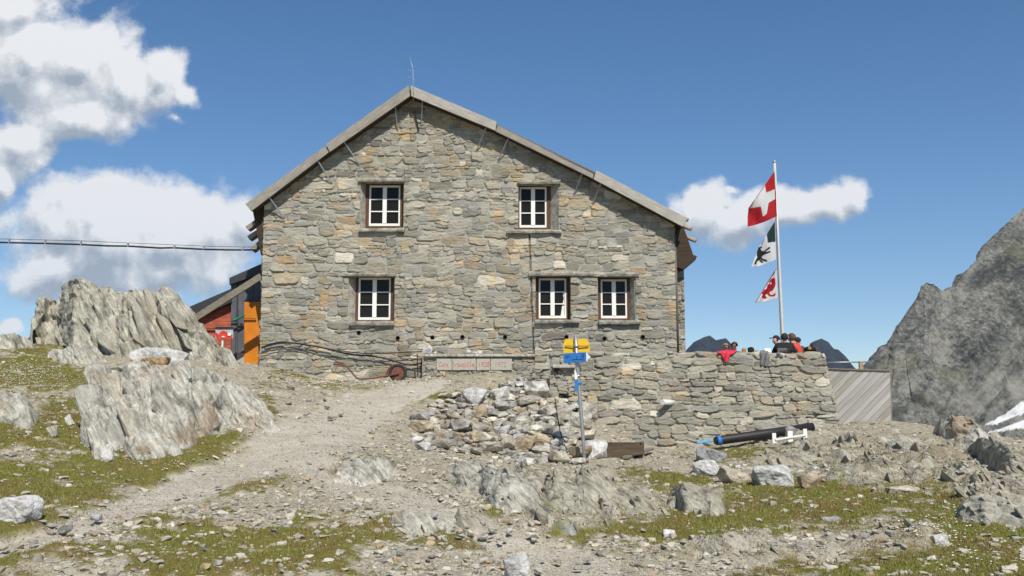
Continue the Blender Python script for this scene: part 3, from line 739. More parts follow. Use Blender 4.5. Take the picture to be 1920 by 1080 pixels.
def scatter(name, label, n, smin, smax, keepf, mat, pal, seed, flat=(0.25, 0.6), power=2.2):
    X, Y = ground_points(n)
    Z, pm, gm = zfine(X, Y)
    clump = fbm(xyz(X, Y, 4.4) * 1.3, seed, 3) * 0.5 + 0.5
    k = nrg.uniform(0, 1, len(X)) < keepf(pm, gm, clump, X, Y) * (1 - .35 * rockat(X, Y))
    X, Y, Z = X[k], Y[k], Z[k]; n = len(X)
    protos = []
    for i in range(16):
        m_ = hull_mesh("tmp", seed * 50 + i, (1, 0.78, 0.6), 12, 0)
        v = np.array([q.co for q in m_.vertices]); f = []
        for p_ in m_.polygons:
            vs = list(p_.vertices)
            for j in range(1, len(vs) - 1): f.append((vs[0], vs[j], vs[j + 1]))
        protos.append((v, np.array(f))); bpy.data.meshes.remove(m_)
    which = nrg.integers(0, 16, n)
    size = smin + (smax - smin) * nrg.uniform(0, 1, n) ** power
    rz = nrg.uniform(0, 6.28, n); tx = nrg.normal(0, 0.25, n); fl = nrg.uniform(flat[0], flat[1], n) / 0.6
    ci = pal[nrg.integers(0, len(pal), n)] * nrg.uniform(0.82, 1.16, (n, 1))
    VV, FF, CC = [], [], []; off = 0
    for w in range(16):
        q = np.where(which == w)[0]
        if not len(q): continue
        v, f = protos[w]
        a = v[None] * size[q, None, None] * np.stack([np.ones(len(q)), np.ones(len(q)), fl[q]], -1)[:, None, :]
        c, s = np.cos(tx[q])[:, None], np.sin(tx[q])[:, None]
        y, z = a[..., 1] * c - a[..., 2] * s, a[..., 1] * s + a[..., 2] * c
        c, s = np.cos(rz[q])[:, None], np.sin(rz[q])[:, None]
        x, y = a[..., 0] * c - y * s, a[..., 0] * s + y * c
        o_ = np.stack([x + X[q, None], y + Y[q, None], z + Z[q, None] + size[q, None] * 0.08], -1)
        VV.append(o_.reshape(-1, 3)); CC.append(np.repeat(ci[q], len(v), 0))
        FF.append((f[None] + (np.arange(len(q)) * len(v))[:, None, None] + off).reshape(-1, 3)); off += len(q) * len(v)
    me = mesh_np(name, np.concatenate(VV), np.concatenate(FF), np.concatenate(CC))
    return tag(link(name, me, mat), label, kind='stuff')
def attr_mat(name, noise_scale=60, amt=0.35, rough=0.9, bmp=0.4, trans=0.0):
    m, t, b = new_mat(name)
    at = t.new('ShaderNodeAttribute', attribute_name='col')
    f = t.noise(pos(t), noise_scale, 4, 0.65)
    c = t.mix(t.math('MULTIPLY', t.sstep(f, 0.35, 0.7), amt), at.outputs['Color'], t.mix(1.0, at.outputs['Color'], (0.5, 0.48, 0.44, 1), 'MULTIPLY'))
    t.l.new(c, b.inputs['Base Color']); b.inputs['Roughness'].default_value = rough; b.inputs['Specular IOR Level'].default_value = 0.2
    if bmp: bump(t, b, f, bmp, 0.015)
    if trans:
        b.inputs['Subsurface Weight'].default_value = 0
    return m
M_gravel = attr_mat("gravel_stone")
PAL = np.array([1.03, 1.0, .93]) * np.array([(0.44,0.42,0.365),(0.50,0.48,0.425),(0.38,0.365,0.315),(0.36,0.35,0.315),(0.43,0.385,0.305),(0.56,0.54,0.49),(0.41,0.395,0.35),(0.32,0.31,0.285),(0.47,0.445,0.375),(0.45,0.43,0.38),(0.42,0.33,0.22),(0.48,0.46,0.40)])
scatter("gravel", "fine grey gravel strewn over path and slope", 225000, 0.012, 0.042,
        lambda pm, gm, cl, X, Y: np.where(pm > .5, .95, .85) * (1 - .93 * gm), M_gravel, PAL, 3)
scatter("stone_scree", "pale angular stones strewn over the slope", 72000, 0.03, 0.16,
        lambda pm, gm, cl, X, Y: (np.where(pm > .5, .14, .75)) * (1 - .72 * gm) * np.clip((cl - .3) * 3.5, 0.12, 1) * np.where((X > 1.5) | (X < -4.2), .75, 1.0), M_gravel, PAL, 6, power=2.6)

def bedrock_slabs():
    X, Y = ground_points(60000)
    sp_x, sp_y = PX(X, Y, zfine(X, Y)[0]); calm_ = np.where((sp_y > 985) & (sp_x > 1230), .10, 1.0)
    k = (rockat(X, Y) > .4) & (nrg.uniform(0, 1, len(X)) < .26 * calm_ * np.clip(fbm(xyz(X, Y, 8.) * 1.1, 91, 3) * 2 + .6, .1, 1)); X, Y = X[k][:2600], Y[k][:2600]; Z = zfine(X, Y)[0]
    E = np.stack([np.array(GDIR), np.array(GCR), np.array(GFOL)], -1); VV, FF, TT = [], [], []; off = 0
    low = []
    for i in range(10):
        m_ = hull_mesh("tmp", 4100 + i, (1.0, 0.62, 0.30), 16, 0)
        fl_ = []
        for p_ in m_.polygons:
            vs = list(p_.vertices)
            for j in range(1, len(vs) - 1): fl_.append((vs[0], vs[j], vs[j + 1]))
        low.append((np.array([q.co for q in m_.vertices]), np.array(fl_))); bpy.data.meshes.remove(m_)
    for x, y, z in zip(X, Y, Z):
        v, f = low[nrg.integers(0, 10)]; sz = (.10 + .42 * nrg.uniform() ** 2.4) * np.array([1.2, nrg.uniform(.7, 1.3), nrg.uniform(.5, 1.1)])
        ax = nrg.normal(0, .2, 3); Rm = np.array(Matrix.Rotation(ax[0], 3, 'X') @ Matrix.Rotation(ax[1], 3, 'Y') @ Matrix.Rotation(ax[2] * 2, 3, 'Z'))
        VV.append((v * sz) @ (E @ Rm).T + (x, y, z - .22 * sz[0])); FF.append(f + off); off += len(v)
        TT.append(np.tile(np.array([max(0, nrg.normal(.1, .5)), max(0, nrg.normal(.1, .5)), max(0, nrg.normal(-.1, .5))]).clip(0, 1), (len(v), 1)))
    tag(link("bedrock_slabs", mesh_np("bedrock_slabs", np.concatenate(VV), np.concatenate(FF), np.concatenate(TT), attr='tint'), M_cragbrown), "splintered schist bedrock breaking through the slope", kind='stuff')
bedrock_slabs()
def grass_stuff():
    X, Y = ground_points(600000)
    Z, pm, gm = zfine(X, Y)
    k = nrg.uniform(0, 1, len(X)) < np.clip(gm * 1.1 - 0.1, 0, 1)
    X, Y, Z, gm = X[k], Y[k], Z[k], gm[k]; n = len(X)
    nb = fbm(xyz(X, Y, 7.7) * 1.6, 71, 3)
    tuft = np.clip(fbm(xyz(X, Y, 2.2) * 7, 77, 3) * 1.6 + .35, 0, 1)
    h = nrg.uniform(0.008, 0.022, n) + tuft * nrg.uniform(0.0, 0.045, n); w = nrg.uniform(0.004, 0.009, n) * (Y / 12)
    az = nrg.uniform(0, 6.28, n); le = nrg.uniform(0, 0.9, n) * h; la = nrg.uniform(0, 6.28, n)
    b0 = np.stack([X - np.cos(az) * w, Y - np.sin(az) * w, Z - 0.01], -1); b1 = np.stack([X + np.cos(az) * w, Y + np.sin(az) * w, Z - 0.01], -1)
    tp = np.stack([X + np.cos(la) * le, Y + np.sin(la) * le, Z + h], -1)
    v = np.stack([b0, b1, tp], 1).reshape(-1, 3); f = np.arange(3 * n).reshape(-1, 3)
    mixv = np.clip(0.45 + 1.1 * nb + nrg.normal(0, .25, n), 0, 1)[:, None]
    c = np.array([0.23, 0.165, 0.065]) * (1 - mixv) + np.array([0.20, 0.225, 0.05]) * mixv
    c = c * nrg.uniform(0.7, 1.35, (n, 1))
    me = mesh_np("grass", v, f, np.repeat(c, 3, 0))
    m, t, b = new_mat("turf_blade")
    at = t.new('ShaderNodeAttribute', attribute_name='col'); t.l.new(at.outputs['Color'], b.inputs['Base Color'])
    b.inputs['Roughness'].default_value = 0.8; b.inputs['Specular IOR Level'].default_value = 0.15
    tag(link("grass", me, m), "short green and brown alpine turf", kind='stuff')
grass_stuff()
def flowers():
    zones = [(60, 705, 75, 22, 700), (20, 700, 40, 30, 250), (120, 790, 90, 50, 150), (1850, 960, 60, 30, 120), (1760, 1000, 60, 20, 120), (640, 718, 90, 8, 350), (720, 712, 70, 6, 250), (1840, 1040, 80, 40, 60), (320, 880, 60, 10, 40), (655, 745, 25, 10, 60), (130, 740, 60, 20, 120)]
    V, F = [], []
    for cx, cy, rx, ry, n in zones:
        for _ in range(n):
            px, py = nrg.normal(cx, rx * .6), nrg.normal(cy, ry * .6)
            d = ray(px, py)
            ys = np.arange(9, 30, 0.15); x = d[0] / d[1] * ys; z = d[2] / d[1] * ys + EYE
            zg = zfine(x, ys)[0]; bl = z <= zg
            if not bl.any(): continue
            k = int(np.argmax(bl)); c = np.array([x[k], ys[k], zg[k] + nrg.uniform(.01, .05)]); r = nrg.uniform(.007, .016)
            b = len(V); ph = nrg.uniform(0, 6)
            V.append(c + (0, 0, r * .5))
            for j in range(5): V.append(c + (r * math.cos(ph + j * 1.257), r * math.sin(ph + j * 1.257), nrg.uniform(-.004, .004)))
            for j in range(5): F.append((b, b + 1 + j, b + 1 + (j + 1) % 5))
    tag(link("wildflowers", mesh_np("wildflowers", np.array(V), np.array(F)), plain("white_petals", (0.75, 0.75, 0.66), bmp=0)), "tiny white wildflowers dotted over the turf", kind='stuff')
flowers()

# ------------------------------------------------------------------ masonry
SPAL = np.array([(0.235,0.23,0.20),(0.20,0.205,0.20),(0.29,0.275,0.225),(0.37,0.345,0.28),(0.33,0.27,0.185),(0.16,0.155,0.135),(0.26,0.25,0.21),(0.21,0.205,0.175),(0.30,0.285,0.245),(0.44,0.42,0.36),(0.34,0.24,0.13),(0.24,0.24,0.23),(0.27,0.245,0.19)])
SPW = np.array([16,11,14,9,5,6,14,14,10,4,1.6,9,10], float); SPW /= SPW.sum(); SPAL = (SPAL * .84 + SPAL.mean(0) * .16) * 1.23 * np.array([1.03, 1.0, .92]); SPAL = SPAL * .72 + SPAL.mean(1, keepdims=True) * np.array([1.03, 1.0, .91]) * .28; SPAL = np.clip(SPAL, 0, .55)
def masonry(x0, x1, z0, z1, res, seed, hmin=0.10, hmax=0.29, wmul=1.0, mortar=(0.345, 0.34, 0.295), relief=1.0, gap=0.0):
    """returns X, Z grids, outward depth, colours for a rubble wall"""
    rg = np.random.default_rng(seed)
    xs = np.arange(x0, x1 + res * .5, res); zs = np.arange(z0, z1 + res * .5, res)
    X, Z = np.meshgrid(xs, zs)
    q = xyz(X, Z, seed * 1.3)
    wx = X + 0.06 * fbm(q * 2.0, seed, 2) + 0.034 * fbm(q * 8, seed + 1, 4)
    wz = Z + 0.12 * fbm(q * 0.9, seed + 2, 3) + 0.026 * fbm(q * 8, seed + 3, 4)
    d1 = np.full(X.shape, 9.0); ident = np.full(X.shape, -1)
    stones = []
    z = z0 - 0.1; taken = []
    while z < z1 + 0.1:
        h = hmin * .85 + (hmax - hmin * .85) * rg.random() ** 1.5
        x = x0 - rg.uniform(0, .4); nxt = []
        while x < x1 + .2:
            w = np.clip(h * rg.uniform(0.9, 3.4) * wmul, .10, .8)
            blk = [b for b in taken if b[0] < x + w and b[1] > x]
            if blk:
                if blk[0][0] - x > .1: w = blk[0][0] - x
                else: x = blk[0][1]; continue
            hh = h; cz = z + h / 2
            if rg.random() < .11 and w > .2:
                hh = h + rg.uniform(.08, .17); cz = z + hh / 2; nxt.append((x, x + w))
            if rg.random() < .2 and h > .15:
                s = rg.uniform(.35, .65)
                stones.append((x + w / 2, z + h * s / 2, w / 2, h * s / 2)); stones.append((x + w / 2 + rg.normal(0, .02), z + h * (s + (1 - s) / 2), w / 2, h * (1 - s) / 2))
            else: stones.append((x + w / 2, cz, w / 2, hh / 2))
            x += w
        taken = nxt; z += h * 0.96
    n = len(stones)
    col = SPAL[rg.choice(len(SPAL), n, p=SPW)] * rg.uniform(.82, 1.18, (n, 1))
    dep = rg.uniform(.012, .05, n) * relief; tlx = rg.normal(0, .06, n); tlz = rg.normal(-.02, .09, n)
    D = np.zeros(X.shape)
    for i, (cx, cz, a, b) in enumerate(stones):
        i0, i1 = np.searchsorted(xs, [cx - a * 1.5 - .1, cx + a * 1.5 + .1]); j0, j1 = np.searchsorted(zs, [cz - b * 1.5 - .12, cz + b * 1.5 + .12])
        if i1 <= i0 or j1 <= j0: continue
        th = rg.normal(0, .08); p_ = rg.uniform(2.6, 8)
        ux = wx[j0:j1, i0:i1] - cx; uz = wz[j0:j1, i0:i1] - cz
        u, v = (ux * math.cos(th) + uz * math.sin(th)) / a, (-ux * math.sin(th) + uz * math.cos(th)) / b
        sk = rg.normal(0, .12); u2 = u * (1 + sk * v)
        d = (np.abs(u2) ** p_ + np.abs(v) ** p_) ** (1 / p_)
        better = d < d1[j0:j1, i0:i1]
        d1[j0:j1, i0:i1][better] = d[better]; ident[j0:j1, i0:i1][better] = i
        dd = dep[i] + tlx[i] * ux + tlz[i] * uz
        D[j0:j1, i0:i1][better] = dd[better]
    edge = 0.95 + 0.12 * fbm(q * 3, seed + 8, 3)
    ins = np.clip((edge - d1) / 0.13, 0, 1) ** 0.7
    D = D * ins + (0.014 * fbm(q * np.array([9, 26, 1]), seed + 4, 4) + 0.006 * fbm(q * 40, seed + 6, 2)) * relief * np.clip(ins + .3, 0, 1)
    D = D - gap * np.clip((d1 - edge) / .1, 0, 1) * np.clip(fbm(q * 1.7, seed + 12, 2) * 2.5 + .5, 0, 1)
    c = col[np.maximum(ident, 0)]
    band = fbm(q * np.array([5, 22, 1]), seed + 9, 4)[..., None]
    c = c * (1 + .30 * band)
    rustn = np.clip((fbm(q * 2.3, seed + 10, 3) - .28) * 3, 0, .5)[..., None]
    c = c * (1 - rustn) + c * np.array([1.25, .95, .6]) * rustn
    c = c * (1 + .16 * fbm(q * np.array([.9, .45, 1]), seed + 21, 4)[..., None])
    mm = np.clip((d1 - edge + .09) / .13, 0, 1)[..., None]
    mc = np.array(mortar) * (1 + .22 * fbm(q * 6, seed + 11, 3)[..., None])
    c = c * (1 - mm) + mc * mm
    return X, Z, D, np.clip(c, .02, .8), d1
M_wall = attr_mat("rubble_masonry", 70, 0.4, 0.92, 0.35)

# ------------------------------------------------------------------ stone hut
HY = 27.0
def hw(px, py, Y=HY): p = P(px, py, Y); return p[0], p[2]
XL, XR = hw(491, 540)[0], hw(1266, 540)[0]
hut_base = Vector(((XL + XR) / 2, HY + 4, P(700, 700, HY)[2]))
hut = thing("stone_hut", "large stone gabled mountain hut with white casement windows", "hut", hut_base)
def hp(pts): return rel(hut, pts)
BY = 26.62                                             # plane of the barge boards
roof_px = [(471,395),(617,285),(770,179),(929,245),(1112,334),(1281,424)]
roof_xz = [tuple(P(a, b, BY)[[0, 2]]) for a, b in roof_px]
wall_poly = [(XL - .01, -5), (XL - .01, np.interp(XL, [p[0] for p in roof_xz], [p[1] for p in roof_xz]) + .05)] + [(p[0], p[1] + .05) for p in roof_xz if XL < p[0] < XR] + [(XR + .01, np.interp(XR, [p[0] for p in roof_xz], [p[1] for p in roof_xz]) + .05), (XR + .01, -5)]
# windows: outer opening, brown frame, white casement (pixel boxes)
WINS = [dict(o=(675,340,757,429), f=(687,343,755,428), c=(693,348,750,424), lint=(672,334,759,341), sill=(673,428,758,434)),
        dict(o=(972,344,1047,431), f=(972,347,1032,430), c=(974,351,1025,427), lint=(970,338,1051,345), sill=(950,431,1053,437)),
        dict(o=(652,516,740,604), f=(668,516,737,604), c=(673,521,732,600), lint=(644,512,742,518), sill=(655,602,739,610)),
        dict(o=(1004,516,1070,601), f=(1005,516,1069,601), c=(1010,522,1062,597), lint=(992,509,1112,517), sill=(1003,599,1087,606)),
        dict(o=(1121,518,1191,602), f=(1121,520,1181,602), c=(1126,524,1176,597), lint=(1112.5,509.5,1198,518.5), sill=(1123,600,1201,608))]
zb = P(700, 735, HY)[2]
X, Z, D, C_, d1 = masonry(XL, XR, zb, max(p[1] for p in roof_xz) + .1, 0.021, 4, 0.08, 0.25, relief=.85)
# straight joint down the right third of the wall
jx0, jz0 = hw(992, 437); jx1, jz1 = hw(1001, 668)
jx = np.interp(Z, [jz1, jz0], [jx1, jx0]) + .015 * fbm(xyz(X * 0, Z * 3, 2.), 3, 2)
joint = (np.abs(X - jx) < .017) & (Z < jz0) & (Z > jz1 - .2)
D[joint] -= .05; C_[joint] *= .55
cx_, cz_ = (X[:-1, :-1] + X[1:, 1:]) / 2, (Z[:-1, :-1] + Z[1:, 1:]) / 2
mask = inpoly(cx_, cz_, wall_poly)
VENTS = [(673,624),(746,634),(811,633),(867,632),(947,632),(1062,632),(1133,635),(1205,632)]
for w in WINS:
    a, b_ = hw(w['o'][0], w['o'][3]); c, d = hw(w['o'][2], w['o'][1])
    mask &= ~((cx_ > a) & (cx_ < c) & (cz_ > b_) & (cz_ < d))
for vx, vy in VENTS:
    a, b_ = hw(vx, vy); mask &= np.hypot(cx_ - a, cz_ - b_) > .058
V = np.stack([X, HY - D, Z], -1).reshape(-1, 3)
v, f, c = compact(V, grid_faces(X.shape[1], X.shape[0], mask), C_.reshape(-1, 3))
link("front_wall", mesh_np("front_wall", v - np.array(hut_base), f[:, ::1], c, smooth=False), M_wall, hut)
# left side wall and back, plain masonry further back
def side_wall(name, xw, sgn, y0, y1, ztop, seed):
    Xs, Zs, Ds, Cs, _ = masonry(y0, y1, zb, ztop, 0.05, seed)
    vv = np.stack([xw + sgn * Ds, Xs, Zs], -1).reshape(-1, 3) - np.array(hut_base)
    link(name, mesh_np(name, vv, grid_faces(Xs.shape[1], Xs.shape[0]), Cs.reshape(-1, 3)), M_wall, hut)
zeL, zeR = np.interp(XL, [p[0] for p in roof_xz], [p[1] for p in roof_xz]), np.interp(XR, [p[0] for p in roof_xz], [p[1] for p in roof_xz])
side_wall("side_wall", XL, -1, HY, HY + 9, zeL, 21)
side_wall("side_wall", XR, 1, HY, HY + 9, zeR, 22)
# set-back strip of wall beyond the right corner
xr2 = P(1284.5, 600, HY + .45)[0]
X2, Z2, D2, C2, _ = masonry(XR - .02, xr2, zb, P(1280, 440, HY + .45)[2], 0.021, 31, .08, .18)
link("return_wall", mesh_np("return_wall", np.stack([X2, HY + .45 - D2, Z2], -1).reshape(-1, 3) - np.array(hut_base), grid_faces(X2.shape[1], X2.shape[0]), C2.reshape(-1, 3)), M_wall, hut)
b = MB(); b.box(xr2 - .02, xr2, HY + .47, HY + 8, zb, P(1280, 440, HY + .45)[2]); bmesh.ops.translate(b.bm, verts=b.bm.verts[:], vec=-hut_base)
b.build("return_side_wall", plain("wall_rubble_side", (.24, .235, .2)), hut)

# timber materials
def wood_mat(name, dark, mid, light, axis_scale=(1.2, 30, 30), rough=0.85, knots=True):
    m, t, b = new_mat(name)
    mp = t.new('ShaderNodeMapping'); t.l.new(objco(t), mp.inputs[0]); mp.inputs['Scale'].default_value = axis_scale
    n = t.noise(mp.outputs[0], 1.0, 6, .65, .5); big = t.noise(objco(t), 1.6, 3)
    c = t.ramp(n, [(.25, dark), (.5, mid), (.75, light)])
    c = t.mix(t.math('MULTIPLY', t.sstep(big, .45, .7), .4), c, (*tuple(k * .75 for k in mid), 1))
    t.l.new(c, b.inputs['Base Color']); b.inputs['Roughness'].default_value = rough
    bump(t, b, n, .4, .01)
    return m
M_barge = wood_mat("weathered_board", (.17, .15, .125), (.28, .255, .215), (.40, .37, .32), (3, 30, 30))
M_barge2 = wood_mat("pale_weathered_board", (.24, .22, .19), (.37, .345, .30), (.50, .475, .425), (3, 30, 30))
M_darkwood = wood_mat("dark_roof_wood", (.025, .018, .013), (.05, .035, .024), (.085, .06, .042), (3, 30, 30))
M_log = wood_mat("log_wood", (.22, .17, .10), (.36, .28, .18), (.46, .38, .27))
M_slate = plain("roof_slate", (.16, .16, .15), .8)
M_galv = plain("galvanised_steel", (.42, .43, .43), .45, .7, .5, .12)
M_black = plain("black_rubber", (.018, .018, .02), .55, 0, .4)
# roof slab
top = [(p[0], p[1] + .17) for p in roof_xz]
b = MB()
for i in range(5):
    a0, a1, t0, t1 = roof_xz[i], roof_xz[i + 1], top[i], top[i + 1]
    b.prism(hp([(a0[0], BY + .03, a0[1]), (a1[0], BY + .03, a1[1]), (t1[0], BY + .03, t1[1]), (t0[0], BY + .03, t0[1])]),
            hp([(a0[0], HY + 10, a0[1]), (a1[0], HY + 10, a1[1]), (t1[0], HY + 10, t1[1]), (t0[0], HY + 10, t0[1])]))
roof = b.build("roof", M_darkwood, hut)
b = MB()
for i in range(5):
    a0, a1 = top[i], top[i + 1]; q = .004
    b.prism(hp([(a0[0], BY + .06, a0[1] + q), (a1[0], BY + .06, a1[1] + q), (a1[0], BY + .06, a1[1] + .05), (a0[0], BY + .06, a0[1] + .05)]),
            hp([(a0[0], HY + 10.1, a0[1] + q), (a1[0], HY + 10.1, a1[1] + q), (a1[0], HY + 10.1, a1[1] + .05), (a0[0], HY + 10.1, a0[1] + .05)]))
b.build("roof_covering", M_slate, roof)
BOARDS = [([(460,382),(609,274),(617,285),(471,396)], BY, M_barge), ([(611,270),(766,160),(769,180),(618,285)], BY - .045, M_barge),
          ([(770,160),(931,228),(929,245),(771,180)], BY - .045, M_barge2), ([(933,235),(1113,326),(1112,335),(929,246)], BY, M_barge), ([(1118,319),(1289,409),(1280,425),(1113,336)], BY - .045, M_barge2)]
for pts, yb, mt in BOARDS:
    w_ = [P(a, c_, yb) for a, c_ in pts]
    ang = math.atan2(w_[1][2] - w_[0][2], w_[1][0] - w_[0][0])
    ctr = Vector(sum(w_) / 4)
    b = MB(); b.prism([p + np.array((0, 0, 0)) for p in w_], [p + np.array((0, .04, 0)) for p in w_])
    rotm = Matrix.Rotation(ang, 4, 'Y')
    bmesh.ops.translate(b.bm, verts=b.bm.verts[:], vec=-ctr); bmesh.ops.transform(b.bm, matrix=rotm, verts=b.bm.verts[:])
    bmesh.ops.bevel(b.bm, geom=b.bm.edges[:], offset=.006, segments=1, affect='EDGES')
    o = b.build("barge_board", mt, roof); o.location = ctr - hut_base; o.rotation_euler = (0, -ang, 0)
# second, thinner trim under the upper boards
b = MB()
for p0, p1 in (((612,279),(768,173)), ((771,173),(930,239))):
    pass
b.bm.free()
# steel rods holding the boards
for (x0, y0, x1, y1) in [(741,200,746,246),(792,190,790,236),(645,268,673,307),(596,304,623,344),(505,372,532,408),(911,242,893,283),(953,262,935,299),(1091,328,1077,362),(1126,346,1112,381),(1220,409,1214,432)]:
    b = MB(); a, c_ = P(x0, y0 - 2, BY + .05), P(x1, y1, HY - .05)
    b.bar(*hp([a, c_]), .018, .03); b.bar(*hp([c_ + np.array((0, 0, .05)), c_ + np.array((0, .04, -.06))]), .04, .02); b.build("bracket_or_shadow_bar", M_galv, hut)
b = MB(); b.bar(*hp([P(777, 208, HY - .12), P(785, 246, HY - .05)]), .03, .03); b.build("bracket_or_shadow_bar", M_black, hut)  # black bar modelled in place of a rod's cast shadow on the wall
# left eave: dark soffit, rafter tails
b = MB()
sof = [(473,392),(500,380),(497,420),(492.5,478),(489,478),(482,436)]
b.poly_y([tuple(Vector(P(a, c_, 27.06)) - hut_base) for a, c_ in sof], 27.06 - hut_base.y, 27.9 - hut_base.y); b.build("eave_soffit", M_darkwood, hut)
for (x0, y0, x1, y1) in [(479,420,465,430),(483,438,468,448),(487,458,474,470)]:
    b = MB(); b.bar(*hp([P(x0 + 6, y0 - 4, 27.5), P(x1, y1, 27.5)]), .3, .13); b.build("rafter_tail", M_barge, hut, bevel=.01)
# right eave
b = MB()
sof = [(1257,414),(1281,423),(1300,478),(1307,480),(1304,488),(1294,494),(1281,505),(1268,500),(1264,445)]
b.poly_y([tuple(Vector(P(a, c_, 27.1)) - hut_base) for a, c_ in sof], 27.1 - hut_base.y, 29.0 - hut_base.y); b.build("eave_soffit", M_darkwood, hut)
for (x0, y0, x1, y1) in [(1270,404,1290,413),(1278,423,1296,430),(1285,444,1305,452)]:
    b = MB(); b.tube(hp([P(x0, y0, 27.3), P((x0 + x1) / 2, (y0 + y1) / 2, 27.25), P(x1, y1, 27.2)]), .055, 9); b.build("rafter_tail", M_log, hut)
# downpipe groove at the right corner
b = MB(); b.tube(hp([P(1265, 440, HY + .05), P(1269, 560, HY + .02), P(1271, 662, HY + .0)]), .035, 8); b.build("downpipe", plain("old_zinc", (.12, .115, .10), .6), hut)
# wire aerial on the ridge
b = MB()
b.tube(hp([P(775, 190, BY - .06), P(775, 150, BY - .05), P(774, 128, BY), P(768, 106, BY)]), .008, 5)
for p0, p1, p2 in (((774,146),(766,144),(757,158)), ((775,134),(766,131),(758,133)), ((774,121),(770,118),(766,122))):
    b.tube(hp([P(*p0, BY), P(*p1, BY), P(*p2, BY)]), .005, 4)
b.build("roof_aerial", M_galv, hut)

# windows
M_white_paint = plain("white_window_paint", (.78, .77, .72), .5, 0, .4, .05)
M_brown = wood_mat("brown_window_frame", (.05, .025, .015), (.11, .055, .035), (.19, .10, .06), (30, 30, 2))
M_reveal = plain("reveal_mortar", (.34, .325, .275), .95, 0, .1, .45, 7, .9)
m, t, bb_ = new_mat("window_glass"); bb_.inputs['Base Color'].default_value = (.016, .014, .012, 1); bb_.inputs['Roughness'].default_value = .03; bb_.inputs['Specular IOR Level'].default_value = .16
bump(t, bb_, t.noise(objco(t), 3.5, 1.0), .05, .02)
M_glass = m
M_slab = rock_mat("lintel_slab", (.17, .165, .14), (.27, .26, .215), (.38, .365, .31), foliated=False, rustamt=.3)
M_curtain = plain("white_curtain", (.7, .69, .64), .9)
def rect(bx, Y): x0, z1 = hw(bx[0], bx[1], Y); x1, z0 = hw(bx[2], bx[3], Y); return x0, x1, z0, z1
def rough_slab(b, x0, x1, y0, y1, z0, z1, seed, step=.06):
    n_ = max(4, int((x1 - x0) / step)); u = np.linspace(0, 1, n_)
    q = xyz(u * (x1 - x0) * 4, seed * 3.1, 0.5)
    zt_ = z1 + .022 * fbm(q, seed, 3); zb_ = z0 + .010 * fbm(q * 1.4, seed + 5, 3); yf = y0 + .03 * fbm(q * 1.2, seed + 9, 3)
    ring = []
    for i in range(n_):
        x = x0 + (x1 - x0) * u[i]
        ring.append([b.bm.verts.new(p) for p in ((x, yf[i], zb_[i]), (x, yf[i] - .012, zb_[i] * .5 + zt_[i] * .5), (x, yf[i] + .015, zt_[i]), (x, y1, zt_[i]), (x, y1, zb_[i]))])
    for A, B_ in zip(ring, ring[1:]):
        for k in range(5): b.bm.faces.new((A[k], A[(k + 1) % 5], B_[(k + 1) % 5], B_[k]))
    b.bm.faces.new(ring[0][::-1]); b.bm.faces.new(ring[-1])
REC = HY + .30
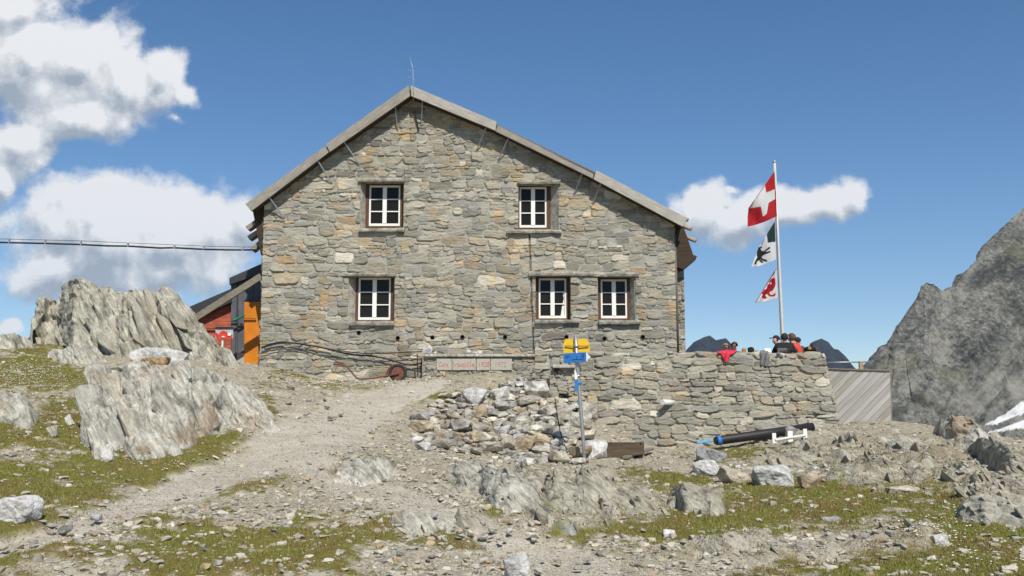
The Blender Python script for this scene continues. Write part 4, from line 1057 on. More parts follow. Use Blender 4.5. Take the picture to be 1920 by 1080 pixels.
for wi, w in enumerate(WINS):
    ox0, ox1, oz0, oz1 = rect(w['o'], HY); fx0, fx1, fz0, fz1 = rect(w['f'], REC)
    ctr = Vector(((fx0 + fx1) / 2, REC, fz0))
    def L(pts): return [Vector(p) - ctr for p in pts]
    win = MB()
    cx0, cx1, cz0, cz1 = rect(w['c'], REC)
    for (a0, a1, c0, c1) in ((fx0, cx0, fz0, fz1), (cx1, fx1, fz0, fz1), (cx0, cx1, cz1, fz1), (cx0, cx1, fz0, cz0)):
        if a1 - a0 < .004 or c1 - c0 < .004: continue
        win.box(a0, a1, REC - .03, REC + .08, c0, c1)
    bmesh.ops.translate(win.bm, verts=win.bm.verts[:], vec=-ctr)
    wo_ = win.build("window", M_brown, hut); wo_.location = ctr - hut_base
    # splayed reveal
    b = MB(); yo = HY + .01
    O = [(ox0, yo, oz0), (ox1, yo, oz0), (ox1, yo, oz1), (ox0, yo, oz1)]; I = [(fx0, REC, fz0), (fx1, REC, fz0), (fx1, REC, fz1), (fx0, REC, fz1)]
    E_ = .07; F_o = [(ox0 - E_, HY + .035, oz0 - E_), (ox1 + E_, HY + .035, oz0 - E_), (ox1 + E_, HY + .035, oz1 + E_), (ox0 - E_, HY + .035, oz1 + E_)]
    for i in range(4):
        j = (i + 1) % 4; n_ = 8
        b.bm.faces.new([b.bm.verts.new(Vector(p) - ctr) for p in (F_o[i], F_o[j], O[j], O[i])])
        for s_ in range(n_):
            def lp(A, B_, q): return Vector(A).lerp(Vector(B_), q)
            qd = [lp(O[i], O[j], s_ / n_), lp(O[i], O[j], (s_ + 1) / n_), lp(I[i], I[j], (s_ + 1) / n_), lp(I[i], I[j], s_ / n_)]
            b.bm.faces.new([b.bm.verts.new(p - ctr) for p in qd])
    bmesh.ops.remove_doubles(b.bm, verts=b.bm.verts[:], dist=.001)
    bmesh.ops.recalc_face_normals(b.bm, faces=b.bm.faces[:])
    b.build("reveal", M_reveal, wo_)
    # casement
    b = MB(); W = cx1 - cx0; Hh = cz1 - cz0; mid = (cx0 + cx1) / 2; fw = .045
    y0, y1 = REC - .012, REC + .045
    b.box(cx0, cx0 + fw, y0, y1, cz0, cz1); b.box(cx1 - fw, cx1, y0, y1, cz0, cz1)
    b.box(cx0 + fw, cx1 - fw, y0, y1, cz0, cz0 + .07); b.box(cx0 + fw, cx1 - fw, y0, y1, cz1 - .05, cz1)
    b.box(mid - .055, mid + .055, y0 - .012, y1, cz0 + .07, cz1 - .05)
    rows = [cz0 + .07 + (Hh - .12) * k / 3 for k in (1, 2)]
    for rz_ in rows:
        b.box(cx0 + fw, mid - .055, y0 + .004, y1, rz_ - .014, rz_ + .014); b.box(mid + .055, cx1 - fw, y0 + .004, y1, rz_ - .014, rz_ + .014)
    bmesh.ops.translate(b.bm, verts=b.bm.verts[:], vec=-ctr)
    b.build("casement", M_white_paint, wo_)
    for s0, s1 in ((cx0 + fw, mid - .055), (mid + .055, cx1 - fw)):
        b = MB(); b.box(s0, s1, REC + .03, REC + .036, cz0 + .07, cz1 - .05); bmesh.ops.translate(b.bm, verts=b.bm.verts[:], vec=-ctr); b.build("pane", M_glass, wo_)
    if wi == 3:
        b = MB(); zz = np.linspace(cz0 + .07, cz1 - .35, 8)
        b.prism([Vector((cx1 - fw - .02 - .09 * (1 - k), REC + .026, z_)) - ctr for k, z_ in zip((0, .5, 1, .6), (zz[0], zz[3], zz[5], zz[7]))] + [Vector((cx1 - fw, REC + .026, zz[7])) - ctr, Vector((cx1 - fw, REC + .026, zz[0])) - ctr],
                [Vector((cx1 - fw - .02 - .09 * (1 - k), REC + .029, z_)) - ctr for k, z_ in zip((0, .5, 1, .6), (zz[0], zz[3], zz[5], zz[7]))] + [Vector((cx1 - fw, REC + .029, zz[7])) - ctr, Vector((cx1 - fw, REC + .029, zz[0])) - ctr])
        b.build("curtain", M_curtain, wo_)
    b = MB(); a0, a1, c0, c1 = rect(w['lint'], HY - .05); rough_slab(b, a0, a1, HY - .09, HY + .2, c0, c1, wi); bmesh.ops.translate(b.bm, verts=b.bm.verts[:], vec=-ctr); b.build("lintel", M_slab, wo_)
    b = MB(); a0, a1, c0, c1 = rect(w['sill'], HY - .1); rough_slab(b, a0, a1, HY - .13, HY + .2, c0, c1, wi + 9); bmesh.ops.translate(b.bm, verts=b.bm.verts[:], vec=-ctr); b.build("window_sill", M_slab, wo_)
# vent pipes
for vx, vy in VENTS:
    c_ = P(vx, vy, HY); b = MB(); n_ = 16
    for r0, ya, yb_ in ((.062, HY - .035, HY + .12),):
        ring = lambda r, y: [Vector((c_[0] + r * math.cos(k * 2 * math.pi / n_), y, c_[2] + r * math.sin(k * 2 * math.pi / n_))) - hut_base for k in range(n_)]
        A, B_, Cc, Dd = ring(.062, ya), ring(.062, yb_), ring(.05, ya), ring(.05, yb_)
        VA, VB, VC, VD = ([b.bm.verts.new(p) for p in r_] for r_ in (A, B_, Cc, Dd))
        for k in range(n_):
            j = (k + 1) % n_
            b.bm.faces.new((VA[k], VA[j], VC[j], VC[k])); b.bm.faces.new((VA[k], VB[k], VB[j], VA[j])); b.bm.faces.new((VC[k], VC[j], VD[j], VD[k]))
        b.bm.faces.new(VD)
    b.build("vent_pipe", plain("dark_pipe", (.06, .055, .05), .6), hut)

# ------------------------------------------------------------------ stone bench with painted plaques in front of the hut
SY = 26.45
sb_loc = Vector(P(900, 712, SY)); bench = thing("stone_bench", "low stone ledge with red lettered plaques under the hut windows", "stone bench", sb_loc)
x0, zt = hw(792, 669, SY); x1, zl = hw(1006, 722, SY)
X, Z, D, C_, _ = masonry(x0, x1, zl - .3, zt, .02, 51, .06, .14, gap=.03)
V = np.stack([X, SY - D, Z], -1).reshape(-1, 3) - np.array(sb_loc)
link("ledge_wall", mesh_np("ledge_wall", V, grid_faces(X.shape[1], X.shape[0]), C_.reshape(-1, 3)), M_wall, bench)
b = MB(); b.box(x0, x0 + .02, SY + .01, HY, zl - .3, zt); b.box(x1 - .02, x1, SY + .01, HY, zl - .3, zt); bmesh.ops.translate(b.bm, verts=b.bm.verts[:], vec=-sb_loc); b.build("ledge_end", M_slab, bench)
for a, c_ in ((795, 890), (891, 1010)):
    b = MB(); xa, za = hw(a, 664, SY - .1); xb, zb2 = hw(c_, 669, SY - .1)
    b.box(xa, xb, SY - .12, HY - .06, zb2, za); bmesh.ops.translate(b.bm, verts=b.bm.verts[:], vec=-sb_loc); b.build("ledge_slab", M_cragpale, bench, bevel=.012)
M_plaque = plain("plaque_stone", (.40, .385, .33), .9, 0, .2, .15, 20)
M_redpaint = plain("red_paint", (.46, .19, .13), .8, 0, .2, .2, 30, 0)
M_pinkpaint = plain("faded_red_paint", (.44, .22, .22), .8, 0, .2, .2, 30, 0)
for (a, c_, txt, tx, mt) in ((819, 847, "Cavs", 822, M_redpaint), (848, 892, "Jraspille", 848.5, M_redpaint), (893.5, 919, "1928", 896, M_redpaint), (920, 960, "1972", 927, M_pinkpaint)):
    xa, za = hw(a, 672, SY - .05); xb, zb2 = hw(c_, 694, SY - .05)
    pc = Vector(((xa + xb) / 2, SY - .055, zb2))
    b = MB(); b.box(xa, xb, SY - .065, SY - .005, zb2, za); bmesh.ops.translate(b.bm, verts=b.bm.verts[:], vec=-pc)
    po = b.build("plaque", M_plaque, bench, bevel=.006); po.location = pc - sb_loc
    cu = bpy.data.curves.new("plaque_lettering", 'FONT'); cu.body = txt; cu.size = .18; cu.extrude = .002
    to = link("plaque_lettering", cu, None, po); cu.materials.append(mt)
    lx, lz = hw(tx, 687.5, SY - .05)
    to.location = (lx - pc.x, -.0135, lz - pc.z); to.rotation_euler = (R(90), 0, 0)
    bpy.context.view_layer.update()
    wtarget = {"Cavs": 18, "Jraspille": 42, "1928": 20, "1972": 20}[txt] / FPX * SY
    sc_ = wtarget / max(to.dimensions.x, .01)
    tm = bpy.data.meshes.new_from_object(to.evaluated_get(bpy.context.evaluated_depsgraph_get())); tm.name = "plaque_lettering"
    lo_, ro_ = to.location.copy(), to.rotation_euler.copy(); bpy.data.objects.remove(to)
    to = link("plaque_lettering", tm, None, po); to.location = lo_; to.rotation_euler = ro_; to.scale = (sc_, 1.0, 1)
    tm.materials.clear(); tm.materials.append(mt)
for i, (px, py, w, h) in enumerate(((801, 664, 22, 20), (879, 664, 12, 9), (890, 664, 12, 6), (900, 664, 12, 7), (816, 664, 9, 6))):
    boulder("stone", ["large knobbly white stone at the left end of the ledge", "round white stone in the middle of the ledge", "flat white stone between two others on the ledge", "white stone rightmost of three on the ledge", "small white stone beside the big knobbly one"][i], px, py, w, h, M_white, 900 + i, Y=SY + .1, sink=.05, cat='stone')

# ------------------------------------------------------------------ terrace with its battered wall
TY = 25.0
tl = Vector(P(1300, 835, TY)); tw = thing("terrace_wall", "long battered dry stone terrace wall right of the hut", "wall", tl)
xa, zt = hw(1003, 664, TY); xb = hw(1545, 664, TY)[0]; zb_ = P(1300, 850, TY)[2] - .2
Ht = zt - zb_; Wt = xb - xa
X, Z, D, C_, d1 = masonry(0, Wt + .5, 0, Ht + .45, .021, 61, .075, .21, wmul=1.3, mortar=(.36, .35, .29), relief=1.15, gap=.05)
v_ = np.minimum(Z, Ht); over = np.maximum(Z - Ht, 0); xo = np.minimum(X, Wt); ov2 = np.maximum(X - Wt, 0)
bat = .10 * (Ht - v_)
Xw = xa + xo * (Wt + .155 * (Ht - v_)) / Wt
topn = .03 * fbm(xyz(X * 3, Z * 0, 1.), 5, 2) + .035 * (_h(np.floor(X / .45).astype(np.int64), np.zeros(X.shape, np.int64), np.zeros(X.shape, np.int64), 9) - .5)
Yw = TY - bat + over + ov2 * 1.2; Zw = zb_ + v_ + topn * (v_ / Ht) ** 6
side = np.clip(ov2 / .04, 0, 1); tp = np.clip(over / .04, 0, 1)
Xw = Xw + D * side * (1 - tp); Yw = Yw - D * (1 - side) * (1 - tp); Zw = Zw + D * tp
V = np.stack([Xw, Yw, Zw], -1).reshape(-1, 3) - np.array(tl)
link("masonry", mesh_np("masonry", V, grid_faces(X.shape[1], X.shape[0]), C_.reshape(-1, 3)), M_wall, tw)
M_whitepipe = plain("white_plastic_pipe", (.7, .69, .64), .5)
M_greypipe = plain("grey_pipe", (.45, .44, .42), .5)
def batY(py): return TY - .10 * max(0, (zt - P(1300, py, TY)[2]))
yp = batY(755); b = MB(); p0 = P(1265, 755, yp + .05) - np.array(tl); p1 = P(1242, 754, yp - .35) - np.array(tl)
b.tube([p0, p1], .065, 12); b.build("drain_pipe", M_whitepipe, tw)
for px, py in ((1201, 779), (1304, 773), (1401, 775)):
    yp = batY(py); b = MB(); b.tube([P(px, py, yp + .1) - np.array(tl), P(px, py, yp - .06) - np.array(tl)], .055, 12, cap=False)
    b.tube([P(px, py, yp + .08) - np.array(tl), P(px, py, yp + .02) - np.array(tl)], .053, 12)
    b.build("drain_pipe", M_greypipe, tw)
b = MB(); fz = zt - .95
b.box(XR - .2, xb + .1, TY + .4, HY + 6, fz - .6, fz); b.build("terrace", plain("terrace_gravel", (.36, .34, .29), .95), None); tag(bpy.data.objects["terrace"], "gravel floor of the terrace behind the wall", kind='structure')

# small stone cist below the blue sign
cb_l = Vector(P(1058, 712, 24.3)); cist = thing("stone_box", "small stone box with flat lid behind the signpost", "stone box", cb_l)
x0, z1 = hw(1040, 690, 24.3); x1, z0 = hw(1078, 714, 24.3)
X, Z, D, C_, _ = masonry(x0 - .12, x1, z0 - .3, z1, .02, 71, .06, .12, gap=.05)
link("box_wall", mesh_np("box_wall", np.stack([X, 24.34 - D, Z], -1).reshape(-1, 3) - np.array(cb_l), grid_faces(X.shape[1], X.shape[0]), C_.reshape(-1, 3)), M_wall, cist)
b = MB(); b.box(x0, x0 + .17, 24.31, 24.95, hw(1040, 709, 24.3)[1], z1); bmesh.ops.translate(b.bm, verts=b.bm.verts[:], vec=-cb_l); b.build("box_side", M_darkwood, cist)
b = MB(); xq, zq = hw(1036, 684, 24.2); xr_, zr_ = hw(1080, 690, 24.2); b.box(xq, xr_, 24.15, 24.98, zr_, zq); bmesh.ops.translate(b.bm, verts=b.bm.verts[:], vec=-cb_l); b.build("box_lid", M_cragpale, cist, bevel=.01)

# ------------------------------------------------------------------ signpost
sp_b = hit(1096, 872); SPY = sp_b[1]
sp = thing("signpost", "grey metal signpost with yellow and blue arrow signs", "signpost", sp_b)
def S(px, py, dy=0): return Vector(P(px, py, SPY + dy)) - sp.location
b = MB(); b.tube([S(1097, 880), S(1094, 830), S(1087, 745), S(1082, 680), S(1079, 629)], .036, 12); b.build("pole", M_galv, sp)
M_yellow = plain("yellow_sign", (.72, .44, .015), .45, 0, .4, .05)
M_blue = plain("blue_sign", (.03, .17, .48), .45, 0, .4, .06)
M_signwhite = plain("white_sign", (.75, .75, .72), .5, 0, .3, .04)
M_ink = plain("dark_lettering", (.02, .05, .13), .6, bmp=0)
def plate(name, pts, dy, mat, th=.012, rotf=None, parent=sp):
    b = MB(); fr = [S(a, c_, dy + (rotf(a) if rotf else 0)) for a, c_ in pts]; bk = [p + Vector((0, th, 0)) for p in fr]
    b.prism(fr, bk); return b.build(name, mat, parent)
ys_ = plate("arrow_sign", [(1060,635.5),(1100,635.5),(1105,644),(1105,648.3),(1056,648),(1056,645.5)], .045, M_yellow)
plate("arrow_sign", [(1056,649),(1106,649.3),(1106,659.5),(1057,662)], .045, M_yellow)
b = MB(); b.bar(S(1059, 648.8, .02), S(1079, 649, .0), .02, .012); b.bar(S(1084, 649, .0), S(1104, 648.8, .02), .02, .012); b.build("sign_bracket", plain("dark_steel", (.06, .055, .05), .5, .6), sp)
b = MB(); b.tube([S(1080.4, 647), S(1080.4, 651)], .055, 12); b.build("clamp", M_galv, sp)
rf = lambda a: .05 + (1080 - a) * .004 - .14
blue = plate("direction_sign", [(1056,663),(1099,660.5),(1099,678.5),(1057,681.5)], 0, M_blue, rotf=rf)
plate("arrow_tip", [(1099.1,658.5),(1102.5,663.5),(1102.5,675),(1099.3,678)], 0, M_signwhite, rotf=rf)
plate("arrow_tip", [(1102.6,664.5),(1108,669.5),(1102.6,673)], 0, M_signwhite, rotf=rf)
for seg in ((1072,674.5,1092,673),(1081,668,1081.5,672.5),(1091,662.5,1091.3,667),(1094,662.5,1094.3,667),(1091,668,1091,676.5),(1094.5,668,1094.5,676),(1091,668.3,1094.5,668),(1075,679,1080,678.7),(1060,668,1068,667.5),(1060,671,1066,670.6)):
    b = MB(); b.bar(S(seg[0], seg[1], rf(seg[0]) - .004), S(seg[2], seg[3], rf(seg[2]) - .004), .006, .008); b.build("sign_lettering", M_ink, blue)
plate("trail_marker", [(1077,694),(1079,694),(1083,705),(1082.5,711),(1077.5,711)], -.06, M_signwhite)
plate("trail_marker", [(1077,713),(1084,713.5),(1085,720),(1081,737),(1078,733)], -.06, M_blue)
b = MB(); b.tube([S(1085.5, 716.5), S(1085.7, 720.5)], .052, 12); b.build("clamp", M_blue, sp)
b = MB(); b.tube([S(1084, 703), S(1084.2, 707)], .052, 12); b.build("clamp", M_galv, sp)

# ------------------------------------------------------------------ wheelbarrow frame
wb_ = Vector(P(700, 714, 26.2)); wb = thing("wheelbarrow", "rusty wheelbarrow frame without tray lying against the hut", "wheelbarrow", wb_)
M_rusty = plain("rusty_steel", (.17, .07, .05), .75, .2, .3, .35, 25, .3)
def Wp(px, py, Y): return Vector(P(px, py, Y)) - wb_
for dy, dx in ((0, 0), (.42, 6)):
    b = MB(); b.tube([Wp(625 + dx * .5, 683 - dx * .8, 26.1 + dy), Wp(644, 684 - dx * .4, 26.1 + dy), Wp(651, 688, 26.1 + dy), Wp(668, 708, 26.1 + dy), Wp(676, 711, 26.12 + dy * .9), Wp(700, 709, 26.15 + dy * .7), Wp(748, 700.5, 26.22 + dy * .35)], .021, 8)
    b.build("frame_tube", M_rusty, wb)
b = MB(); b.tube([Wp(613, 677, 26.5), Wp(628, 678, 26.5)], .022, 8); b.build("handle_grip", M_greypipe, wb)
wc = Wp(746, 699, 26.28)
b = MB()
def ring_pts(R_, y): return [(wc.x + R_ * math.cos(k * math.pi / 14), wc.y + y, wc.z + R_ * math.sin(k * math.pi / 14)) for k in range(28)]
rad = 17 / FPX * 26.3
prof = [(rad * .68, -.035), (rad * .86, -.05), (rad * .97, -.035), (rad, 0), (rad * .97, .035), (rad * .86, .05), (rad * .68, .035)]
rings = [[b.bm.verts.new(p) for p in ring_pts(r_, y_)] for r_, y_ in prof]
for a, c_ in zip(rings, rings[1:] + rings[:1]):
    for k in range(28): b.bm.faces.new((a[k], a[(k + 1) % 28], c_[(k + 1) % 28], c_[k])).smooth = True
wheel = b.build("wheel", plain("tyre_rubber", (.035, .033, .033), .8), wb)
b = MB(); b.tube([(wc.x, wc.y - .03, wc.z), (wc.x, wc.y + .03, wc.z)], rad * .68, 24); b.tube([(wc.x, wc.y - .08, wc.z), (wc.x, wc.y + .09, wc.z)], .03, 10); b.build("rim", M_rusty, wheel)
b = MB(); b.prism([Wp(722, 703, 26.42), Wp(728, 690, 26.42), Wp(736, 684, 26.42), Wp(742, 690, 26.42), Wp(744, 702, 26.42)], [Wp(722, 703, 26.44), Wp(728, 690, 26.44), Wp(736, 684, 26.44), Wp(742, 690, 26.44), Wp(744, 702, 26.44)]); b.build("mudguard", M_rusty, wb)

# ------------------------------------------------------------------ cables
def cable(name, label, pts, Y, r, cat='cable'):
    w = [Vector(P(a, c_, Y if not callable(Y) else Y(a))) for a, c_ in pts]
    o = []
    for a, c_, d_, e in zip([w[0]] + w[:-2], w[:-1], w[1:], w[2:] + [w[-1]]):   # Catmull-Rom
        for k in range(5):
            t_ = k / 5; o.append(.5 * (2 * c_ + (d_ - a) * t_ + (2 * a - 5 * c_ + 4 * d_ - e) * t_ ** 2 + (3 * c_ - a - 3 * d_ + e) * t_ ** 3))
    o.append(w[-1]); base = w[0]
    b = MB(); b.tube([p - base for p in o], r, 7); ob = b.build(name, M_black, None, loc=None); ob.location = base
    return tag(ob, label, cat)
cable("hose", "thick black hose drooping along the hut wall to the ground", [(490,652),(512,644),(540,642),(600,651),(655,664),(700,668),(730,674),(760,683),(785,682),(800,676)], 26.86, .022, 'hose')
cable("hose", "thin black hose along the hut wall, the upper of the two", [(490,653),(520,645),(560,644),(620,655),(665,661),(700,663),(750,661),(795,659),(826,660),(834,666)], 26.8, .014, 'hose')
cable("cable", "thin black cable hanging down beside the ledge", [(782,664),(783,690),(784,712)], 26.6, .015)
cable("cable", "thin black cable hanging over the rubble heap", [(1040,745),(1047,790),(1052,815),(1060,828)], lambda a: 21.2, .010)
ocl = Vector(P(0, 455, 27.05)); oc = thing("overhead_cable", "twin black overhead cable running in from the left to the eave", "cable", ocl)
def OC(px, py): return Vector(P(px, py, 27.05)) - ocl
b = MB(); b.tube([OC(x, y) for x, y in ((-700,430),(-300,440),(0,448),(150,451.5),(300,458),(400,462),(484,463.5))], .007, 6); b.build("carrier_wire", M_black, oc)
b = MB(); b.tube([OC(x, y) for x, y in ((-700,436),(-300,447),(0,454.5),(85,456.5),(152,458.5),(200,461),(240,461.5),(300,465),(327,464.5),(382,467.5),(430,468.5),(484,468.5))], .024, 8); b.build("power_cable", M_black, oc)
for x, y0, y1 in ((17,447.5,455),(85,449,457),(152,451,459),(240,455,462),(327,459,465),(382,461,467),(455,463,469)):
    b = MB(); b.bar(OC(x, y0), OC(x, y1 + 1), .05, .035); b.build("cable_clip", M_galv, oc)

# ------------------------------------------------------------------ annex behind the hut
AY = 28.8
al = Vector(P(440, 690, AY)); an = thing("annex_building", "modern annex with dark cladding, red boards and orange door", "annex", al)
def A_(pts, Y): return [tuple(Vector(P(a, c_, Y)) - al) for a, c_ in pts]
def apoly(name, pts, Y, depth, mat, parent=an):
    b = MB(); fr = A_(pts, Y); b.prism(fr, [(p[0], p[1] + depth, p[2]) for p in fr]); return b.build(name, mat, parent)
def clad_mat(name, col, sx_, sz_, lines=(1, 0)):
    m, t, b = new_mat(name); o = objco(t)
    sp_ = t.new('ShaderNodeSeparateXYZ'); t.l.new(o, sp_.inputs[0])
    f = t.math('FRACT', t.math('MULTIPLY', sp_.outputs[2 if lines[1] else 0], sx_))
    ln = t.math('LESS_THAN', f, .1)
    n = t.noise(o, 5, 4)
    c = t.ramp(n, [(.3, tuple(k * .75 for k in col)), (.7, tuple(k * 1.2 for k in col))])
    c = t.mix(t.math('MULTIPLY', ln, .6), c, tuple(k * .35 for k in col) + (1,))
    t.l.new(c, b.inputs['Base Color']); b.inputs['Roughness'].default_value = .55
    bump(t, b, t.math('MULTIPLY', ln, -1.0), .6, .02)
    return m
M_slateclad = clad_mat("dark_metal_cladding", (.105, .11, .125), 2.3, 1)
M_redboard = clad_mat("red_board", (.40, .105, .06), 9, 1, (0, 1))
M_orange = plain("orange_paint", (.60, .20, .014), .55, 0, .3, .14, 5)
M_darkroof = plain("dark_metal_roof", (.05, .052, .055), .5, .3, .4)
M_beam = wood_mat("grey_beam", (.13, .115, .09), (.21, .185, .145), (.29, .26, .21), (4, 20, 20))
apoly("wall_cladding", [(436,530),(500,505),(500,690),(436,690)], AY, 4, M_slateclad)
apoly("corner_post", [(433,530),(445,526),(445,690),(434,690)], AY - .06, .05, M_slateclad)
apoly("red_wall", [(352,612),(433,562),(433,700),(352,700)], AY + .12, 3, M_redboard)
apoly("parapet", [(430,521),(500,490),(500,509),(430,534)], AY - .2, 4.5, M_darkroof)
apoly("lower_roof", [(330,586),(434,541),(434,566),(340,610)], AY - .12, 4.5, M_darkroof)
b = MB(); b.bar(A_([(350, 607)], 27.2)[0], A_([(490, 518)], 27.2)[0], .1, .17); b.build("slanting_beam", M_beam, an)
door = apoly("door", [(458,566),(492,566),(492,682),(458,682)], AY - .14, .05, M_orange)
b = MB(); b.box(*[0] * 0) if False else None
h0 = A_([(487, 655)], AY - .2)[0]; b = MB(); b.tube([h0, (h0[0], h0[1], h0[2] + .14)], .014, 8); b.build("door_handle", M_galv, door)
apoly("threshold", [(444,662),(458,662),(458,690),(444,690)], AY - .1, .08, plain("concrete", (.38, .37, .33), .9))
tag(cable("hose", "short green hose stretched beside the orange door", [(436,601),(447,597),(458,590)], AY - .3, .035, 'hose'))
bpy.data.objects[[o.name for o in bpy.data.objects if o.get('label') == "short green hose stretched beside the orange door"][0]].data.materials[0] = plain("green_hose", (.02, .20, .12), .5)
sl = Vector(P(418, 660, 27.6)); sg = thing("info_sign", "small grey board with red and white panel on a white post", "sign", sl)
def SG(pts, y): return [tuple(Vector(P(a, c_, y)) - sl) for a, c_ in pts]
def splate(name, pts, y, mat, th=.02):
    b = MB(); fr = SG(pts, y); b.prism(fr, [(p[0], p[1] + th, p[2]) for p in fr]); return b.build(name, mat, sg)
splate("board", [(404,614),(437,614),(437,634),(404,634)], 27.6, plain("pale_board", (.42, .45, .47), .6))
splate("board_edge", [(404,613),(437,613),(437,616),(404,616)], 27.57, M_black)
redp = splate("red_panel", [(403,622),(410,627),(413,623),(416,620),(421,620),(424,622),(428,623),(431,627),(435,627),(435,635),(408,635)], 27.56, plain("red_panel", (.58, .05, .035), .6))
splate("white_panel", [(427,623),(431,624),(434,627),(431,630),(427,629)], 27.54, M_signwhite)
splate("white_panel", [(416,630),(421,630),(421,632.5),(416,632.5)], 27.54, M_signwhite)
splate("post", [(416,636),(419,636),(418,652),(415,652)], 27.6, M_signwhite, .05)

# ------------------------------------------------------------------ trough, plank, pipe, stakes, fence
M_oldwood = wood_mat("old_trough_wood", (.05, .036, .024), (.10, .072, .048), (.17, .13, .09), (2, 25, 25))
g_ = hit(1160, 860); TY2 = g_[1]; trl = Vector(g_); tr = thing("wooden_trough", "old dark wooden trough lying below the terrace wall", "trough", trl)
def T_(px, py, y): return Vector(P(px, py, y)) - trl
b = MB(); b.prism([T_(1106,836,TY2+.1),T_(1130,840,TY2),T_(1206,834,TY2),T_(1206,852,TY2),T_(1138,862,TY2)], [p + Vector((0,.05,0)) for p in [T_(1106,836,TY2+.1),T_(1130,840,TY2),T_(1206,834,TY2),T_(1206,852,TY2),T_(1138,862,TY2)]]); b.build("front_board", M_oldwood, tr, bevel=.006)
b = MB(); b.prism([T_(1108,830,TY2+.55),T_(1204,829,TY2+.55),T_(1206,848,TY2+.55),T_(1110,850,TY2+.55)], [p + Vector((0,.05,0)) for p in [T_(1108,830,TY2+.55),T_(1204,829,TY2+.55),T_(1206,848,TY2+.55),T_(1110,850,TY2+.55)]]); b.build("back_board", M_oldwood, tr)
b = MB(); b.bar(T_(1205,843,TY2+.05), T_(1204,839,TY2+.55), .06, .24); b.build("end_board", M_oldwood, tr)
b = MB(); b.bar(T_(1112,848,TY2+.3), T_(1203,845,TY2+.3), .45, .04); b.build("bottom_board", M_oldwood, tr)
ga, gb_ = hit(1172, 864), hit(1222, 850)
b = MB(); b.bar(Vector(ga) + Vector((0, 0, .05)) - Vector(ga), Vector(gb_) + Vector((0, 0, .1)) - Vector(ga), .12, .05); o = b.build("plank", M_beam, None, bevel=.006); o.location = ga
tag(o, "weathered grey plank lying beside the dark trough", "plank")
pa, pb = Vector(P(1340, 827, 23.9)), Vector(P(1524, 801, 24.35))
bp = thing("pipe", "thick black plastic pipe lying along the wall foot", "pipe", pa)
b = MB(); d_ = pb - pa; b.tube([Vector((0, 0, 0)), d_ * .05, d_ * .5, d_], [.08, .105, .11, .11], 18); b.build("pipe_body", M_black, bp)
b = MB(); b.tube([d_ * .02, d_ * .06], .112, 18); b.build("blue_band", M_blue, bp)
gq = Vector(P(1306, 830, 23.8)); b = MB(); b.bar(Vector((0, 0, 0)), Vector(P(1336, 826, 23.8)) - gq, .12, .06); o = b.build("blue_strap", plain("light_blue_plastic", (.13, .36, .60), .5), None, bevel=.01); o.location = gq
tag(o, "light blue flat plastic strip lying by the pipe end", "plastic strip")
wl = Vector(P(1480, 828, 22.9)); ws = thing("stake_frame", "three white painted stakes joined by a white rail", "stake frame", wl)
for x, y0, y1, w in ((1452, 812, 831, 7), (1482, 808, 828, 9), (1510, 804, 825, 7)):
    s = 22.9 / FPX; b = MB(); a = Vector(P(x, y1, 22.9)) - wl; c_ = Vector(P(x - 1, y0, 22.9)) - wl
    b.bar(a, c_, w * s, .04, up=(0, 1, 0)); b.build("stake", M_white_paint, ws)
b = MB(); b.bar(Vector(P(1454, 824, 22.86)) - wl, Vector(P(1511, 815, 22.86)) - wl, .02, .04); b.build("rail", M_white_paint, ws)

FY = 26.4
fl = Vector(P(1610, 792, FY)); fe = thing("board_fence", "grey weathered wooden screen of diagonal boards beside the wall", "fence", fl)
quad = [(1540,692.5),(1668,696),(1671,800),(1560,800)]
qw = [(P(a, c_, FY)[0], P(a, c_, FY)[2]) for a, c_ in quad]
def clip_poly(poly, n, c):                             # keep n.p <= c
    out = []
    for i in range(len(poly)):
        a, b_ = poly[i], poly[(i + 1) % len(poly)]; da, db = n[0] * a[0] + n[1] * a[1] - c, n[0] * b_[0] + n[1] * b_[1] - c
        if da <= 0: out.append(a)
        if da * db < 0: t_ = da / (da - db); out.append((a[0] + (b_[0] - a[0]) * t_, a[1] + (b_[1] - a[1]) * t_))
    return out
nrm = (math.sin(R(44)), -math.cos(R(44))); proj = [nrm[0] * a + nrm[1] * c_ for a, c_ in qw]
s0, s1 = min(proj), max(proj); step = .135; k = 0; rg = random.Random(4)
VV, FF, CC = [], [], []
bmx = bmesh.new(); layer = None
plank_cols = []
s_ = s0
bmf = MB(); fcols = []
while s_ < s1:
    e = s_ + step - .008
    poly = clip_poly(clip_poly(qw, nrm, e), (-nrm[0], -nrm[1]), -s_)
    if len(poly) >= 3:
        n0 = len(bmf.bm.verts); j = rg.uniform(0, .012)
        bmf.prism([(p[0] - fl.x, -j, p[1] - fl.z) for p in poly], [(p[0] - fl.x, .03, p[1] - fl.z) for p in poly])
        base = rg.choice([(.36,.35,.335),(.40,.39,.375),(.33,.32,.305),(.38,.355,.32),(.30,.285,.26),(.42,.41,.395)])
        base = tuple(k * 1.15 for k in base); fcols += [base] * (len(bmf.bm.verts) - n0)
    s_ += step
def fence_mat():
    m, t, b = new_mat("silvered_board"); at = t.new('ShaderNodeAttribute', attribute_name='col')
    m0 = t.new('ShaderNodeMapping'); t.l.new(objco(t), m0.inputs[0]); m0.inputs['Rotation'].default_value = (0, R(44), 0)
    mp = t.new('ShaderNodeMapping'); t.l.new(m0.outputs[0], mp.inputs[0]); mp.inputs['Scale'].default_value = (1.2, 30, 30)
    n = t.noise(mp.outputs[0], 1.0, 6, .65, .3)
    c = t.mix(t.sstep(n, .3, .7), t.mix(1.0, at.outputs['Color'], (.75, .72, .68, 1), 'MULTIPLY'), at.outputs['Color'])
    t.l.new(c, b.inputs['Base Color']); bump(t, b, n, .4, .01); return m
